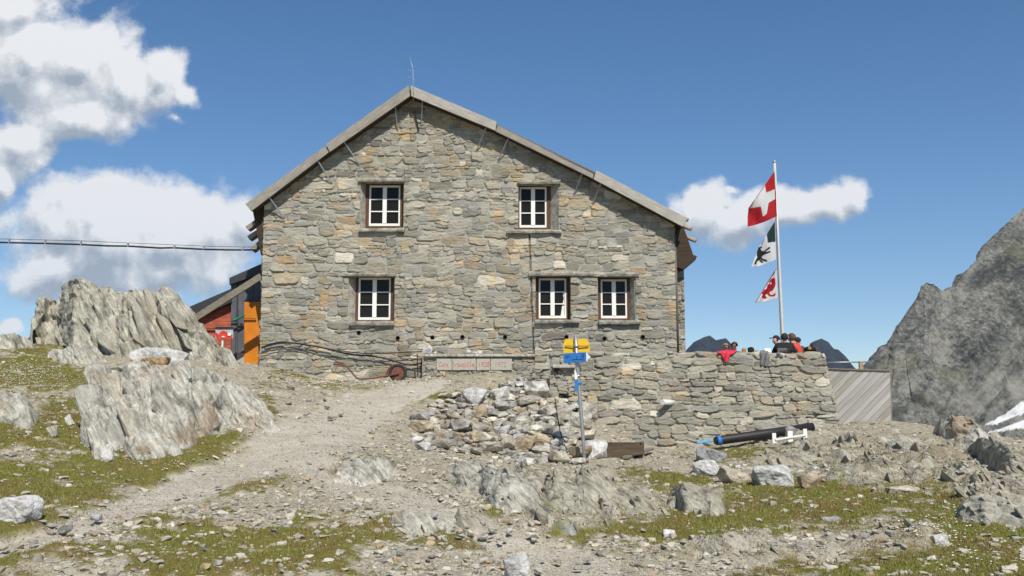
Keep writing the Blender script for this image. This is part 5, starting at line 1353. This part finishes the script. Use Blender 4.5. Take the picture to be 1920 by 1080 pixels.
bmesh.ops.recalc_face_normals(bmf.bm, faces=bmf.bm.faces[:])
me = bpy.data.meshes.new("board_panel"); bmf.bm.to_mesh(me); bmf.bm.free(); bmx.free()
a = me.color_attributes.new('col', 'FLOAT_COLOR', 'POINT'); a.data.foreach_set('color', np.array([(*c_, 1) for c_ in fcols], np.float32).ravel())
link("board_panel", me, fence_mat(), fe)
def F_(px, py, y=FY): return Vector(P(px, py, y)) - fl
b = MB(); b.bar(F_(1538, 691), F_(1669, 694.5), .10, .03); b.build("cap_board", M_beam, fe)
b = MB(); b.bar(F_(1669, 694, FY + .05), F_(1671, 800, FY + .05), .05, .05); b.build("fence_post", M_beam, fe)
b = MB(); b.bar(F_(1614, 677.5, FY + .3), F_(1615, 705, FY + .3), .1, .08, up=(0, 1, 0)); b.build("rail_post", M_log, fe)
b = MB(); b.tube([F_(1540, 680, FY + .3), F_(1631, 678.5, FY + .3)], .018, 8); b.build("top_rail", M_galv, fe)

# ------------------------------------------------------------------ flagpole and flags
GY = 27.0
fpb = Vector((P(1468.5, 680, GY)[0], GY, fz)); fp = thing("flagpole", "tall white flagpole standing on the terrace", "flagpole", fpb)
b = MB(); b.tube([Vector(P(1470, 690, GY)) - fpb - Vector((0, 0, .4)), Vector(P(1467, 630, GY)) - fpb, Vector(P(1459, 465, GY)) - fpb, Vector(P(1452.3, 305, GY)) - fpb], [.058, .055, .045, .036], 12); b.build("pole", plain("pole_paint", (.62, .61, .57), .4, .2, .5, .06), fp)
b = MB(); b.tube([Vector(P(1452.2, 305, GY)) - fpb, Vector(P(1452.1, 303, GY)) - fpb, Vector(P(1452, 300, GY)) - fpb], [.045, .05, .012], 12); b.build("finial", M_galv, fp)
b = MB(); b.tube([Vector(P(1466, 640, GY - .08)) - fpb, Vector(P(1453.5, 318, GY - .08)) - fpb], .006, 5); b.build("halyard", M_greypipe, fp)
def zf(x, y): return 1280 + x / 3.175, 280 + y / 3.175
def flag(name, label, hoist, fly, paint, amp=.12, seed=0, n=72):
    """hoist: list of px points down the hoist; fly: matching points along the free edge"""
    u = np.linspace(0, 1, n); V_ = np.zeros((n, n, 3)); Cc = np.zeros((n, n, 3))
    hs = np.array(hoist, float); fs = np.array(fly, float); kk = np.linspace(0, 1, len(hs)); kf = np.linspace(0, 1, len(fs))
    hx, hy = np.interp(u, kk, hs[:, 0]), np.interp(u, kk, hs[:, 1]); fx, fy = np.interp(u, kf, fs[:, 0]), np.interp(u, kf, fs[:, 1])
    pxx = hx[:, None] * (1 - u) + fx[:, None] * u; pyy = hy[:, None] * (1 - u) + fy[:, None] * u
    pyy = pyy + 2.5 * np.sin(u * math.pi)[None, :] * (u[:, None] > .0)
    wave = amp * np.sin(u[None, :] * 7 + u[:, None] * 3 + seed) * u[None, :] ** .7 + .4 * amp * np.sin(u[None, :] * 15 - u[:, None] * 5 + seed) * u[None, :]
    ys2 = GY - .05 + wave
    for i in range(n):
        for j in range(n): V_[i, j] = P(pxx[i, j], pyy[i, j], ys2[i, j])
    Cc = paint(pxx, pyy)
    org = V_[0, 0].copy()
    me = mesh_np(name, (V_ - org).reshape(-1, 3), grid_faces(n, n), Cc.reshape(-1, 3), smooth=True)
    m, t, b = new_mat("flag_cloth_" + name); at = t.new('ShaderNodeAttribute', attribute_name='col'); t.l.new(at.outputs['Color'], b.inputs['Base Color']); b.inputs['Roughness'].default_value = .8
    tl_ = t.new('ShaderNodeBsdfTranslucent'); t.l.new(at.outputs['Color'], tl_.inputs[0]); mx = t.new('ShaderNodeMixShader'); mx.inputs[0].default_value = .4
    t.l.new(b.outputs[0], mx.inputs[1]); t.l.new(tl_.outputs[0], mx.inputs[2]); t.l.new(mx.outputs[0], t.n['Material Output'].inputs[0])
    o = link(name, me, m, loc=org); so = o.modifiers.new("thickness", 'SOLIDIFY'); so.thickness = .006
    return tag(o, label, "flag", "flags on the flagpole")
RED = np.array((.50, .025, .035)); WHITE = np.array((.74, .74, .74)); DK = np.array((.025, .045, .045)); BLK = np.array((.03, .03, .032))
def paint_swiss(px, py):
    c = np.broadcast_to(RED, px.shape + (3,)).copy()
    c[inpoly(px, py, [zf(*p) for p in ((490,215),(498,258),(549,237),(550,296),(512,318),(500,385),(478,400),(466,340),(400,352),(450,270))])] = WHITE; return c
def paint_ibex(px, py):
    c = np.broadcast_to(WHITE, px.shape + (3,)).copy()
    c[inpoly(px, py, [zf(*p) for p in ((500,500),(548,425),(553,550),(507,556))])] = DK
    for q in ([(446,585),(470,578),(473,588),(462,590),(470,604),(484,606),(516,579),(523,587),(492,611),(524,604),(524,613),(482,629),(470,640),(448,646),(440,636),(442,608)],
              [(445,640),(466,636),(476,650),(500,658),(506,669),(486,668),(462,655),(442,668),(436,686),(425,684),(432,664)], [(455,655),(470,660),(482,674),(470,678),(458,668)]):
        c[inpoly(px, py, [zf(*p) for p in q])] = BLK
    return c
def paint_beast(px, py):
    c = np.broadcast_to(WHITE, px.shape + (3,)).copy()
    for q in ([(518,782),(530,768),(550,766),(554,800),(548,822),(534,842),(516,850),(522,866),(540,866),(552,852),(554,866),(546,876),(516,876),(502,862),(490,868),(498,878),(504,884),(494,890),(476,888),(470,876),(478,866),(468,858),(484,836),(500,830),(504,808),(514,800)],):
        c[inpoly(px, py, [zf(*p) for p in q])] = RED * .9
    c[inpoly(px, py, [zf(*p) for p in ((520,796),(528,790),(530,800),(522,806))])] = WHITE
    d = np.abs((px - zf(558, 708)[0]) * (zf(432, 912)[1] - zf(558, 708)[1]) - (py - zf(558, 708)[1]) * (zf(432, 912)[0] - zf(558, 708)[0])) / math.hypot(zf(432, 912)[0] - zf(558, 708)[0], zf(432, 912)[1] - zf(558, 708)[1])
    c[d < 1.0] = np.array((.33, .03, .05)); return c
flag("flag", "topmost red flag with white cross on the flagpole", [zf(543,135), zf(556,270), zf(563,396)], [zf(392,350), zf(386,408), zf(388,460)], paint_swiss, .08, 0)
flag("flag", "middle white flag with dark corner and black ibex on the flagpole", [zf(549,428), zf(553,545), zf(557,656)], [zf(455,580), zf(428,650), zf(408,703)], paint_ibex, .06, 1.2)
flag("flag", "lowest white triangular pennant with red beast on the flagpole", [zf(558,708), zf(562,800), zf(567,884)], [zf(545,728), zf(490,818), zf(432,912)], paint_beast, .05, 2.1)

# ------------------------------------------------------------------ people and their things on the terrace wall
SKIN = plain("skin", (.50, .30, .21), .6, 0, .35, .06, 20, .05)
def skinned(name, nodes, edges, mat, parent, sub=2):
    me = bpy.data.meshes.new(name); me.from_pydata([n_[0] for n_ in nodes], edges, []); me.update()
    o = bpy.data.objects.new(name, me); COL.objects.link(o)
    md = o.modifiers.new("skin", 'SKIN'); md.use_smooth_shade = True
    for i, n_ in enumerate(nodes):
        r_ = n_[1]; me.skin_vertices[0].data[i].radius = r_ if hasattr(r_, '__len__') else (r_, r_)
    me.skin_vertices[0].data[0].use_root = True
    sb_ = o.modifiers.new("sub", 'SUBSURF'); sb_.levels = sub; sb_.render_levels = sub
    dg = bpy.context.evaluated_depsgraph_get(); dg.update()
    nm = bpy.data.meshes.new_from_object(o.evaluated_get(dg)); nm.name = name
    bpy.data.objects.remove(o); bpy.data.meshes.remove(me)
    for p_ in nm.polygons: p_.use_smooth = True
    nm.materials.clear()
    return link(name, nm, mat, parent)
def person(label, px, py_head, Y, yaw, coat, trousers, hair, lean=.25, cap=None, glasses=False, longhair=False, headtilt=.0, size=1.0):
    """seated figure; py_head is the pixel of the head centre; faces -Y turned by yaw"""
    hc = Vector(P(px, py_head, Y))
    L_ = 1.16 * size                                            # head centre above the feet when seated
    base = Vector((hc.x, Y, hc.z - L_))
    root = thing("person", label, "person", base); root.rotation_euler = (0, 0, yaw)
    s = size; f = -lean * s                                     # torso leans towards -Y
    hd = Vector((0, 0, L_)); ck = Vector((0, .03 * s, L_ - .135 * s)); pel = Vector((0, .14 * s, .47 * s)); ch = Vector((0, .08 * s - f * .15, L_ - .33 * s)); wa = Vector((0, .12 * s - f * .3, L_ - .55 * s))
    nodes = [(pel, (.16 * s, .12 * s)), (wa, (.14 * s, .10 * s)), (ch, (.17 * s, .11 * s)), (ck, .046 * s), (hd + Vector((0, -.005, -.07 * s)), (.056 * s, .062 * s)), (hd, (.076 * s, .092 * s)), (hd + Vector((0, .01, .085 * s)), (.06 * s, .07 * s)), (hd + Vector((0, -.112 * s, -.02 * s)), .012 * s)]
    edges = [(0, 1), (1, 2), (2, 3), (3, 4), (4, 5), (5, 6), (5, 7)]
    arm = []
    for sd in (-1, 1):
        sh = Vector((sd * .19 * s, ch.y - .01, L_ - .22 * s)); el = Vector((sd * .28 * s, ch.y - .10 * s, L_ - .46 * s)); wr = Vector((sd * .13 * s, ch.y - .31 * s, L_ - .45 * s)); pm_ = Vector((sd * .08 * s, ch.y - .38 * s, L_ - .44 * s))
        i = len(nodes); nodes += [(sh, .062 * s), (el, .044 * s), (wr, .028 * s), (pm_, (.034 * s, .018 * s))]; edges += [(2, i), (i, i + 1), (i + 1, i + 2), (i + 2, i + 3)]
        for k in range(4):                                       # fingers, slightly curled
            j = len(nodes); o_ = Vector((sd * (-.03 + .02 * k) * s, 0, 0)); ln_ = (.05, .058, .055, .043)[k] * s
            nodes += [(pm_ + o_ + Vector((0, -.03 * s, .0)), .009 * s), (pm_ + o_ + Vector((0, -.03 * s - ln_ * .7, -.02 * s)), .0075 * s)]; edges += [(i + 3, j), (j, j + 1)]
        j = len(nodes); nodes += [(wr + Vector((-sd * .035 * s, -.05 * s, .012 * s)), .010 * s), (wr + Vector((-sd * .045 * s, -.085 * s, .008 * s)), .008 * s)]; edges += [(i + 2, j), (j, j + 1)]
        kn = Vector((sd * .13 * s, -.30 * s, .47 * s)); an_ = Vector((sd * .13 * s, -.26 * s, .07 * s)); to_ = Vector((sd * .14 * s, -.44 * s, .035 * s)); hp_ = Vector((sd * .09 * s, .12 * s, .46 * s))
        i2 = len(nodes); nodes += [(hp_, .085 * s), (kn, .06 * s), (an_, .04 * s), (to_, .035 * s)]; edges += [(0, i2), (i2, i2 + 1), (i2 + 1, i2 + 2), (i2 + 2, i2 + 3)]
        arm.append((sh, el, wr)); arm[-1] += (hp_, kn, an_)
    skinned("body", nodes, edges, SKIN, root, 1)
    cn = [(pel, (.185 * s, .145 * s)), (wa, (.165 * s, .125 * s)), (ch, (.195 * s, .135 * s)), (ck + Vector((0, .01, -.0 * s)), .078 * s)]; ce = [(0, 1), (1, 2), (2, 3)]
    for a_ in arm:
        i = len(cn); cn += [(a_[0], .098 * s), (a_[1], .06 * s), (a_[2], .045 * s)]; ce += [(2, i), (i, i + 1), (i + 1, i + 2)]
    skinned("jacket", cn, ce, coat, root, 1)
    tn = [(pel + Vector((0, 0, -.02)), (.19 * s, .14 * s))]; te = []
    for a_ in arm:
        i = len(tn); tn += [(a_[3], .10 * s), (a_[4], .078 * s), (a_[5], .06 * s)]; te += [(0, i), (i, i + 1), (i + 1, i + 2)]
    skinned("trousers", tn, te, trousers, root, 1)
    # hair or cap: shell over the skull
    bm = bmesh.new(); bmesh.ops.create_icosphere(bm, subdivisions=3, radius=1.0)
    low = -.55 if longhair else -.05
    bmesh.ops.delete(bm, geom=[v_ for v_ in bm.verts if (v_.co.y < -.35 and v_.co.z < .42) or v_.co.z < low], context='VERTS')
    rg2 = random.Random(hash(label) % 1000)
    for v_ in bm.verts: v_.co = hd + Vector((v_.co.x * .092 * s, v_.co.y * .112 * s + .008, v_.co.z * .115 * s + .018 * s)) * 1.0 + Vector((rg2.gauss(0, .003), rg2.gauss(0, .003), rg2.gauss(0, .003)))
    if cap:
        for v_ in bm.verts:
            pass
    me = bpy.data.meshes.new("hair"); bm.to_mesh(me); bm.free()
    for p_ in me.polygons: p_.use_smooth = True
    ho = link("cap" if cap else "hair", me, cap or hair, root); sm_ = ho.modifiers.new("thickness", 'SOLIDIFY'); sm_.thickness = .012
    if cap:
        b = MB(); b.prism([hd + Vector((x_ * s, y_ * s, .045 * s)) for x_, y_ in ((-.075, -.09), (-.07, -.15), (-.03, -.185), (.03, -.185), (.07, -.15), (.075, -.09))], [hd + Vector((x_ * s, y_ * s, .06 * s)) for x_, y_ in ((-.075, -.09), (-.07, -.15), (-.03, -.185), (.03, -.185), (.07, -.15), (.075, -.09))]); b.build("cap_peak", cap, ho)
    if glasses:
        b = MB()
        for sd in (-1, 1): b.box(hd.x + (sd * .036 - .028) * s, hd.x + (sd * .036 + .028) * s, -.112 * s, -.098 * s, hd.z - .005 * s, hd.z + .03 * s)
        b.box(-.012 * s, .012 * s, -.108 * s, -.1 * s, hd.z + .012 * s, hd.z + .022 * s); b.build("sunglasses", M_black, root)
    b = MB(); b.box(-.026 * s, .026 * s, -.090 * s, -.083 * s, hd.z - .068 * s, hd.z - .058 * s); b.build("mouth", plain("lips", (.34, .13, .10), .6), root)
    return root
M_coatblack = plain("black_jacket", (.018, .017, .018), .85)
M_coatred = plain("orange_red_jacket", (.62, .075, .05), .75)
M_coatnavy = plain("navy_shirt", (.06, .085, .14), .85)
M_coatpink = plain("pink_red_cloth", (.62, .04, .075), .8)
M_coatgrey = plain("dark_grey_jacket", (.06, .062, .065), .85)
M_trous = plain("grey_trousers", (.12, .12, .115), .9)
M_blond = plain("blond_hair", (.30, .20, .10), .7, 0, .3, .3, 60)
M_brownhair = plain("brown_hair", (.11, .06, .035), .7, 0, .3, .3, 60)
M_darkhair = plain("dark_hair", (.02, .016, .014), .7, 0, .3, .3, 60)
M_cap = plain("dark_cap", (.03, .034, .045), .85)
PYY = 25.95
person("blond person with sunglasses resting behind the red cloth", 1361, 652, PYY - .1, R(10), M_coatpink, M_trous, M_blond, .3, glasses=True, size=.9)
person("dark blond person in sunglasses and black jacket leaning on the wall", 1377, 650, PYY, R(-20), M_coatblack, M_trous, M_brownhair, .3, glasses=True)
person("man in dark peaked cap and navy shirt looking down to the left", 1455, 638, PYY + .1, R(-72), M_coatnavy, M_trous, M_darkhair, .25, cap=M_cap)
person("dark haired person in black jacket with back turned, below the flagpole", 1471, 634, PYY - .1, R(160), M_coatblack, M_trous, M_darkhair, .2, longhair=True)
person("brown haired person in bright orange red jacket", 1484, 634, PYY, R(-120), M_coatred, M_trous, M_brownhair, .25, longhair=True)
person("person in dark grey jacket hunched behind the orange red jacket", 1496, 641, PYY + .35, R(140), M_coatgrey, M_trous, M_darkhair, .3, size=.95)
b = MB(); b0 = Vector((P(1430, 660, PYY)[0], PYY + .25, zt - .95))
b.box(-1.6, 1.6, -.18, .22, .40, .45); b.build("seat_plank", M_beam, None); bo = bpy.data.objects["seat_plank"]
bth = thing("bench", "plain wooden bench behind the terrace wall under the seated people", "bench", b0); bo.parent = bth
for x_ in (-1.3, 1.3):
    b = MB(); b.box(x_ - .04, x_ + .04, -.15, .19, 0, .4); b.build("leg", M_beam, bth)

def drape(name, label, outline, Ytop, mat, cat, th=.02, fold=.03):
    """cloth lying over the wall's top edge: pixel outline on the wall face, real thickness and folds"""
    a = np.array(outline, float); xs = np.arange(a[:, 0].min(), a[:, 0].max() + .5, .6); ys_ = np.arange(a[:, 1].min(), a[:, 1].max() + .5, .6)
    xx, yy_ = np.meshgrid(xs, ys_)
    f = fold * np.sin(xx * .75 + yy_ * .15) * np.clip((yy_ - a[:, 1].min()) / 12, .2, 1) - .05
    W_ = np.stack([np.stack([P(x, y, TY - .03 + ff + (.32 if y < 661 else .0) * min(1, (661 - y) / 5 if y < 661 else 0)) for x, y, ff in zip(rx, ry, rf_)]) for rx, ry, rf_ in zip(xx, yy_, f)])
    mk = inpoly((xx[:-1, :-1] + xx[1:, 1:]) / 2, (yy_[:-1, :-1] + yy_[1:, 1:]) / 2, outline)
    v, fcs, _ = compact(W_.reshape(-1, 3), grid_faces(len(xs), len(ys_), mk))
    org = v.mean(0); o = link(name, mesh_np(name, v - org, fcs, smooth=True), mat, loc=org)
    so = o.modifiers.new("thickness", 'SOLIDIFY'); so.thickness = th
    return tag(o, label, cat)
drape("red_cloth", "pink red cloth draped over the wall top in front of two people", [(1343,661),(1362,657),(1382,658.5),(1376,662),(1368,668),(1363,680),(1358,676),(1353,664)], TY, M_coatpink, "cloth")
drape("grey_jacket", "grey jacket hanging over the wall front, sleeves down", [(1425,659),(1432,658),(1440,660),(1442,671),(1440,680),(1437,687),(1434,686),(1433,675),(1431,674),(1430,684),(1427,685),(1425,672)], TY, plain("grey_cloth", (.17, .18, .175), .9), "jacket")
drape("cloth", "blue grey sleeve hanging over the wall edge right of the grey jacket", [(1455,662),(1460,660),(1468,668),(1466,670)], TY, plain("blue_grey_cloth", (.15, .17, .22), .9), "cloth")
def lump(name, label, px, py, w, h, mat, seed, cat):
    s = 25.3 / FPX; g_ = P(px, py, 25.3); me = hull_mesh(name, seed, (w * s, w * s * .7, h * s), 40, 2, 1.0)
    for p_ in me.polygons: p_.use_smooth = True
    o = link(name, me, mat, loc=(g_[0], g_[1], g_[2])); return tag(o, label, cat)
M_ochre = plain("ochre_cloth", (.32, .19, .05), .85)
lump("bag", "ochre bag on the wall beside the black jacketed person", 1395, 657, 9, 10, M_ochre, 61, "bag")
lump("bag", "black pointed bag standing on the wall in the middle", 1408, 656, 14, 12, M_coatblack, 62, "bag")
lump("bag", "small yellow brown pouch right of the black pointed bag", 1419, 659, 9, 6, M_ochre, 63, "bag")
bk = lump("backpack", "black backpack with ochre pocket at the right end of the wall", 1519, 655, 26, 12, M_coatblack, 64, "backpack")
s = 25.3 / FPX
for nm_, (dx_, dz_), (w_, h_), mt, sd in (("top_loop", (0, 8), (6, 8), M_coatblack, 65), ("pocket", (-4, 2), (9, 8), M_ochre, 66), ("side_pouch", (10, 0), (8, 9), plain("brown_cloth", (.10, .06, .05), .9), 67)):
    me = hull_mesh(nm_, sd, (w_ * s, w_ * s * .6, h_ * s), 30, 1, 1.0); o = link(nm_, me, mt, bk); o.location = (dx_ * s, -.12, dz_ * s)
lump("folded_trousers", "dark grey bundle of clothes on the wall under the black jacket", 1467, 657, 24, 9, M_trous, 68, "clothes")
lump("folded_trousers", "black bundle of clothes on the wall below the orange red jacket", 1489, 658, 16, 6, M_coatblack, 69, "clothes")
bk0 = Vector(P(1441, 660, 25.25)); b = MB(); b.prism([(-.09, 0, 0), (.075, 0, -.01), (.065, .06, .09), (-.08, .06, .095)], [(-.09, .012, 0), (.075, .012, -.01), (.065, .072, .09), (-.08, .072, .095)]); o = b.build("book", M_signwhite, None); o.location = bk0
tag(o, "open white page or booklet propped on the wall", "booklet")

# ------------------------------------------------------------------ mountains
def mountain_mat(name, dark, mid, light, snow=False):
    m, t, b = new_mat(name); p = pos(t)
    s1, s2, s3 = t.noise(p, .02, 6, .65, .4), t.noise(p, .09, 6, .7, .3), t.noise(p, .4, 6, .75)
    q_ = t.new('ShaderNodeCombineXYZ')
    for i_, (a_, k_) in enumerate((((-.62, .1, .78), .16), ((.78, .1, .62), .018), ((0, 1, 0), .03))): t.l.new(t.math('MULTIPLY', t.vmath('DOT_PRODUCT', p, a_), k_), q_.inputs[i_])
    s2 = t.math('ADD', t.math('MULTIPLY', s2, .4), t.math('MULTIPLY', t.noise(q_.outputs[0], 1.0, 6, .65, .6), .6))
    f = t.math('ADD', t.math('MULTIPLY', s1, .26), t.math('ADD', t.math('MULTIPLY', s2, .34), t.math('MULTIPLY', s3, .40)))
    c = t.ramp(f, [(.44, dark), (.5, mid), (.56, light)])
    c = t.mix(t.math('MULTIPLY', t.sstep(t.noise(p, .03, 5, .6), .55, .7), .5), c, (.17, .165, .10, 1))
    if snow:
        at = t.new('ShaderNodeAttribute', attribute_name='col'); sp_ = t.new('ShaderNodeSeparateColor'); t.l.new(at.outputs['Color'], sp_.inputs[0])
        c = t.mix(t.math('MULTIPLY', sp_.outputs[1], t.sstep(s2, .35, .6)), c, t.mix(s3, (.17, .168, .15, 1), (.33, .325, .29, 1)))
        c = t.mix(t.math('MULTIPLY', sp_.outputs[0], t.sstep(s3, .25, .42)), c, (.66, .67, .68, 1))
    t.l.new(c, b.inputs['Base Color']); b.inputs['Roughness'].default_value = .95; b.inputs['Specular IOR Level'].default_value = .05
    bump(t, b, t.math('ADD', s2, t.math('MULTIPLY', s3, .5)), .9, 2.0)
    return m
def big_slope():
    crest = [(1560,760),(1600,715),(1632,676),(1650,650),(1668,628),(1682,604),(1700,577),(1720,548),(1735,528),(1752,532),(1766,545),(1784,540),(1800,521),(1818,504),(1832,486),(1850,462),(1872,438),(1895,412),(1920,393),(1980,340),(2080,260),(2200,180),(2330,120),(2440,150),(2560,120),(2700,230),(2850,330),(3000,420),(3200,560),(3400,680)]
    nu, nt = 700, 320
    u = np.linspace(0, 1, nu); a = np.array(crest, float); cx = np.interp(u, np.linspace(0, 1, len(a)), a[:, 0]); cy = np.interp(u, np.linspace(0, 1, len(a)), a[:, 1])
    V = np.zeros((nt, nu, 3)); t = np.linspace(0, 1, nt)
    Yc = 520 + 160 * np.clip((cx - 1560) / 640, 0, 1.5)
    uu = np.clip((cx - 1560) / 640, 0, 1.6)
    C = np.array([P(x, y, Y) for x, y, Y in zip(cx, cy, Yc)])
    for i, tt in enumerate(t):
        a_ = min(tt / .8, 1); Yb = 420 + 110 * uu
        B = np.array([P(x + (0 if u_ > .2 else -90), 960, y) for x, y, u_ in zip(np.where(cx < 2200, cx * .55 + 1300 * .62, 2016 + (cx - 2200) * 1.1), Yb, uu)])
        if tt <= .8: V[i] = B * (1 - a_) + C * a_
        else:
            K = C + np.array((60, 260, -160)); V[i] = C + (K - C) * (tt - .8) / .2
    du = np.gradient(V, axis=1); dv = np.gradient(V, axis=0); N = np.cross(du, dv); N /= np.maximum(np.linalg.norm(N, axis=-1, keepdims=True), 1e-9)
    tt = np.clip(t / .8, 0, 1)[:, None]; env = np.clip(np.minimum(1, (1.02 - np.abs(tt - .0))) * 1.2, .30, 1) * np.where(t[:, None] > .8, .35, 1)
    rid = 1 - np.abs(fbm(V * .018, 3, 4))
    calm = np.clip((C[None, :, 2] - V[..., 2]) / 160, 0, 1) * np.clip((uu[None, :] - .35) / .3, 0, 1) * .75
    rg2_ = 1 - np.abs(fbm(V * .045, 13, 4))
    d = 9 * fbm(V * .012, 7, 4) + 12 * (rid - .75) + 9 * (rg2_ - .75) + 4 * (.3 - np.abs(fbm(V * .11, 15, 4))) + 2.2 * fbm(V * .22, 17, 4)
    fc = rock_disp(V, 55, 40.0) + .8 * rock_disp(V + 31, 75, 15.0)
    for _ in range(3):
        fc[1:-1, 1:-1] = (fc[1:-1, 1:-1] * 2 + fc[:-2, 1:-1] + fc[2:, 1:-1] + fc[1:-1, :-2] + fc[1:-1, 2:]) / 6
    d = d + .42 * fc
    V = V + N * (d * env * (1 - calm))[..., None]
    px, py = PX(V[..., 0], V[..., 1], V[..., 2])
    nz = fbm(V * .08, 23, 3)
    snow = np.zeros(px.shape)
    for poly in ([(1925,752),(1890,772),(1868,782),(1846,796),(1866,794),(1895,784),(1925,775)], [(1925,786),(1895,796),(1872,803),(1850,812),(1880,808),(1925,802)]):
        snow = np.maximum(snow, inpoly(px + nz * 7, py + nz * 5, poly) * 1.0)
    scree = np.clip(1 - np.abs((py - 760 - (px - 1800) * -.25) / 90) + nz * .6, 0, 1) * np.clip((px - 1700) / 120, 0, 1)
    scree = np.maximum(scree, np.clip(1 - np.abs((px - 1760 - (620 - py) * .55) / 14) + nz * .5, 0, 1) * (py < 760) * .45)
    C_ = np.stack([snow, np.clip(scree, 0, 1), snow * 0], -1)
    o = link("mountain", mesh_np("mountain", V.reshape(-1, 3), grid_faces(nu, nt), C_.reshape(-1, 3), smooth=False), mountain_mat("mountain_rock", (.05, .055, .055), (.12, .122, .112), (.235, .233, .205), True))
    tag(o, "steep grey rocky mountainside rising at the right edge", kind='structure')
big_slope()
def far_peak(name, label, crest, Y, seed, dark):
    nu, nt = 220, 90; u = np.linspace(0, 1, nu); a = np.array(crest, float)
    cx = np.interp(u, np.linspace(0, 1, len(a)), a[:, 0]); cy = np.interp(u, np.linspace(0, 1, len(a)), a[:, 1])
    C = np.array([P(x, y, Y) for x, y in zip(cx, cy)]); t = np.linspace(0, 1, nt)[:, None, None]
    B = C.copy(); B[:, 1] -= Y * .16; B[:, 2] = -120; K = C.copy(); K[:, 1] += Y * .2; K[:, 2] = -120
    V = np.where(t < .7, B[None] * (1 - t / .7) + C[None] * (t / .7), C[None] + (K - C)[None] * (t - .7) / .3)
    s = Y / 5000; env = np.where(np.abs(t - .7) < .02, .25, 1)[..., 0]
    d = (90 * s * fbm(V * np.array((.004, .002, .0015)) / s, seed, 5) + 30 * s * fbm(V * .015 / s, seed + 3, 4)) * env
    V[..., 1] += d * 1.6; V[..., 2] += d * .18
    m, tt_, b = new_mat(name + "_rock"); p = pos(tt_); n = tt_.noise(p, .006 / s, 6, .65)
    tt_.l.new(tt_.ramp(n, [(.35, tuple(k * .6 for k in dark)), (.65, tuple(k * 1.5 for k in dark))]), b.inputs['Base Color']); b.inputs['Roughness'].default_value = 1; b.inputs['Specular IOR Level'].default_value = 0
    tag(link(name, mesh_np(name, V.reshape(-1, 3), grid_faces(nu, nt)), m), label, kind='structure')
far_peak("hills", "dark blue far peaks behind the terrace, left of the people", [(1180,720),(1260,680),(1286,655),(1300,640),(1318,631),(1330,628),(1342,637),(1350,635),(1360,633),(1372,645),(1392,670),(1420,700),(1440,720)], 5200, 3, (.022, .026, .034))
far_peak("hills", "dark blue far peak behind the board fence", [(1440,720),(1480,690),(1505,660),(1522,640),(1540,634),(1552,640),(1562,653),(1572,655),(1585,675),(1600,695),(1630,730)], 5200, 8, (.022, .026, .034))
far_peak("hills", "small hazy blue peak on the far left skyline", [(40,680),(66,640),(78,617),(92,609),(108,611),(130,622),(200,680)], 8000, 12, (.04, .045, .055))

# ------------------------------------------------------------------ air
b = MB(); b.box(-7800, 7800, -7800, 11500, -160, 1500)
haze = b.build("haze", None); tag(haze, "thin blue mountain air", kind='stuff')
m = bpy.data.materials.new("mountain_air"); m.use_nodes = True; t = NT(m.node_tree)
t.n.remove(t.n['Principled BSDF'])
pv = t.new('ShaderNodeVolumePrincipled'); pv.inputs['Color'].default_value = (.62, .78, .98, 1); pv.inputs['Density'].default_value = 3.0e-5; pv.inputs['Anisotropy'].default_value = .0
t.l.new(pv.outputs[0], t.n['Material Output'].inputs['Volume']); haze.data.materials.append(m)
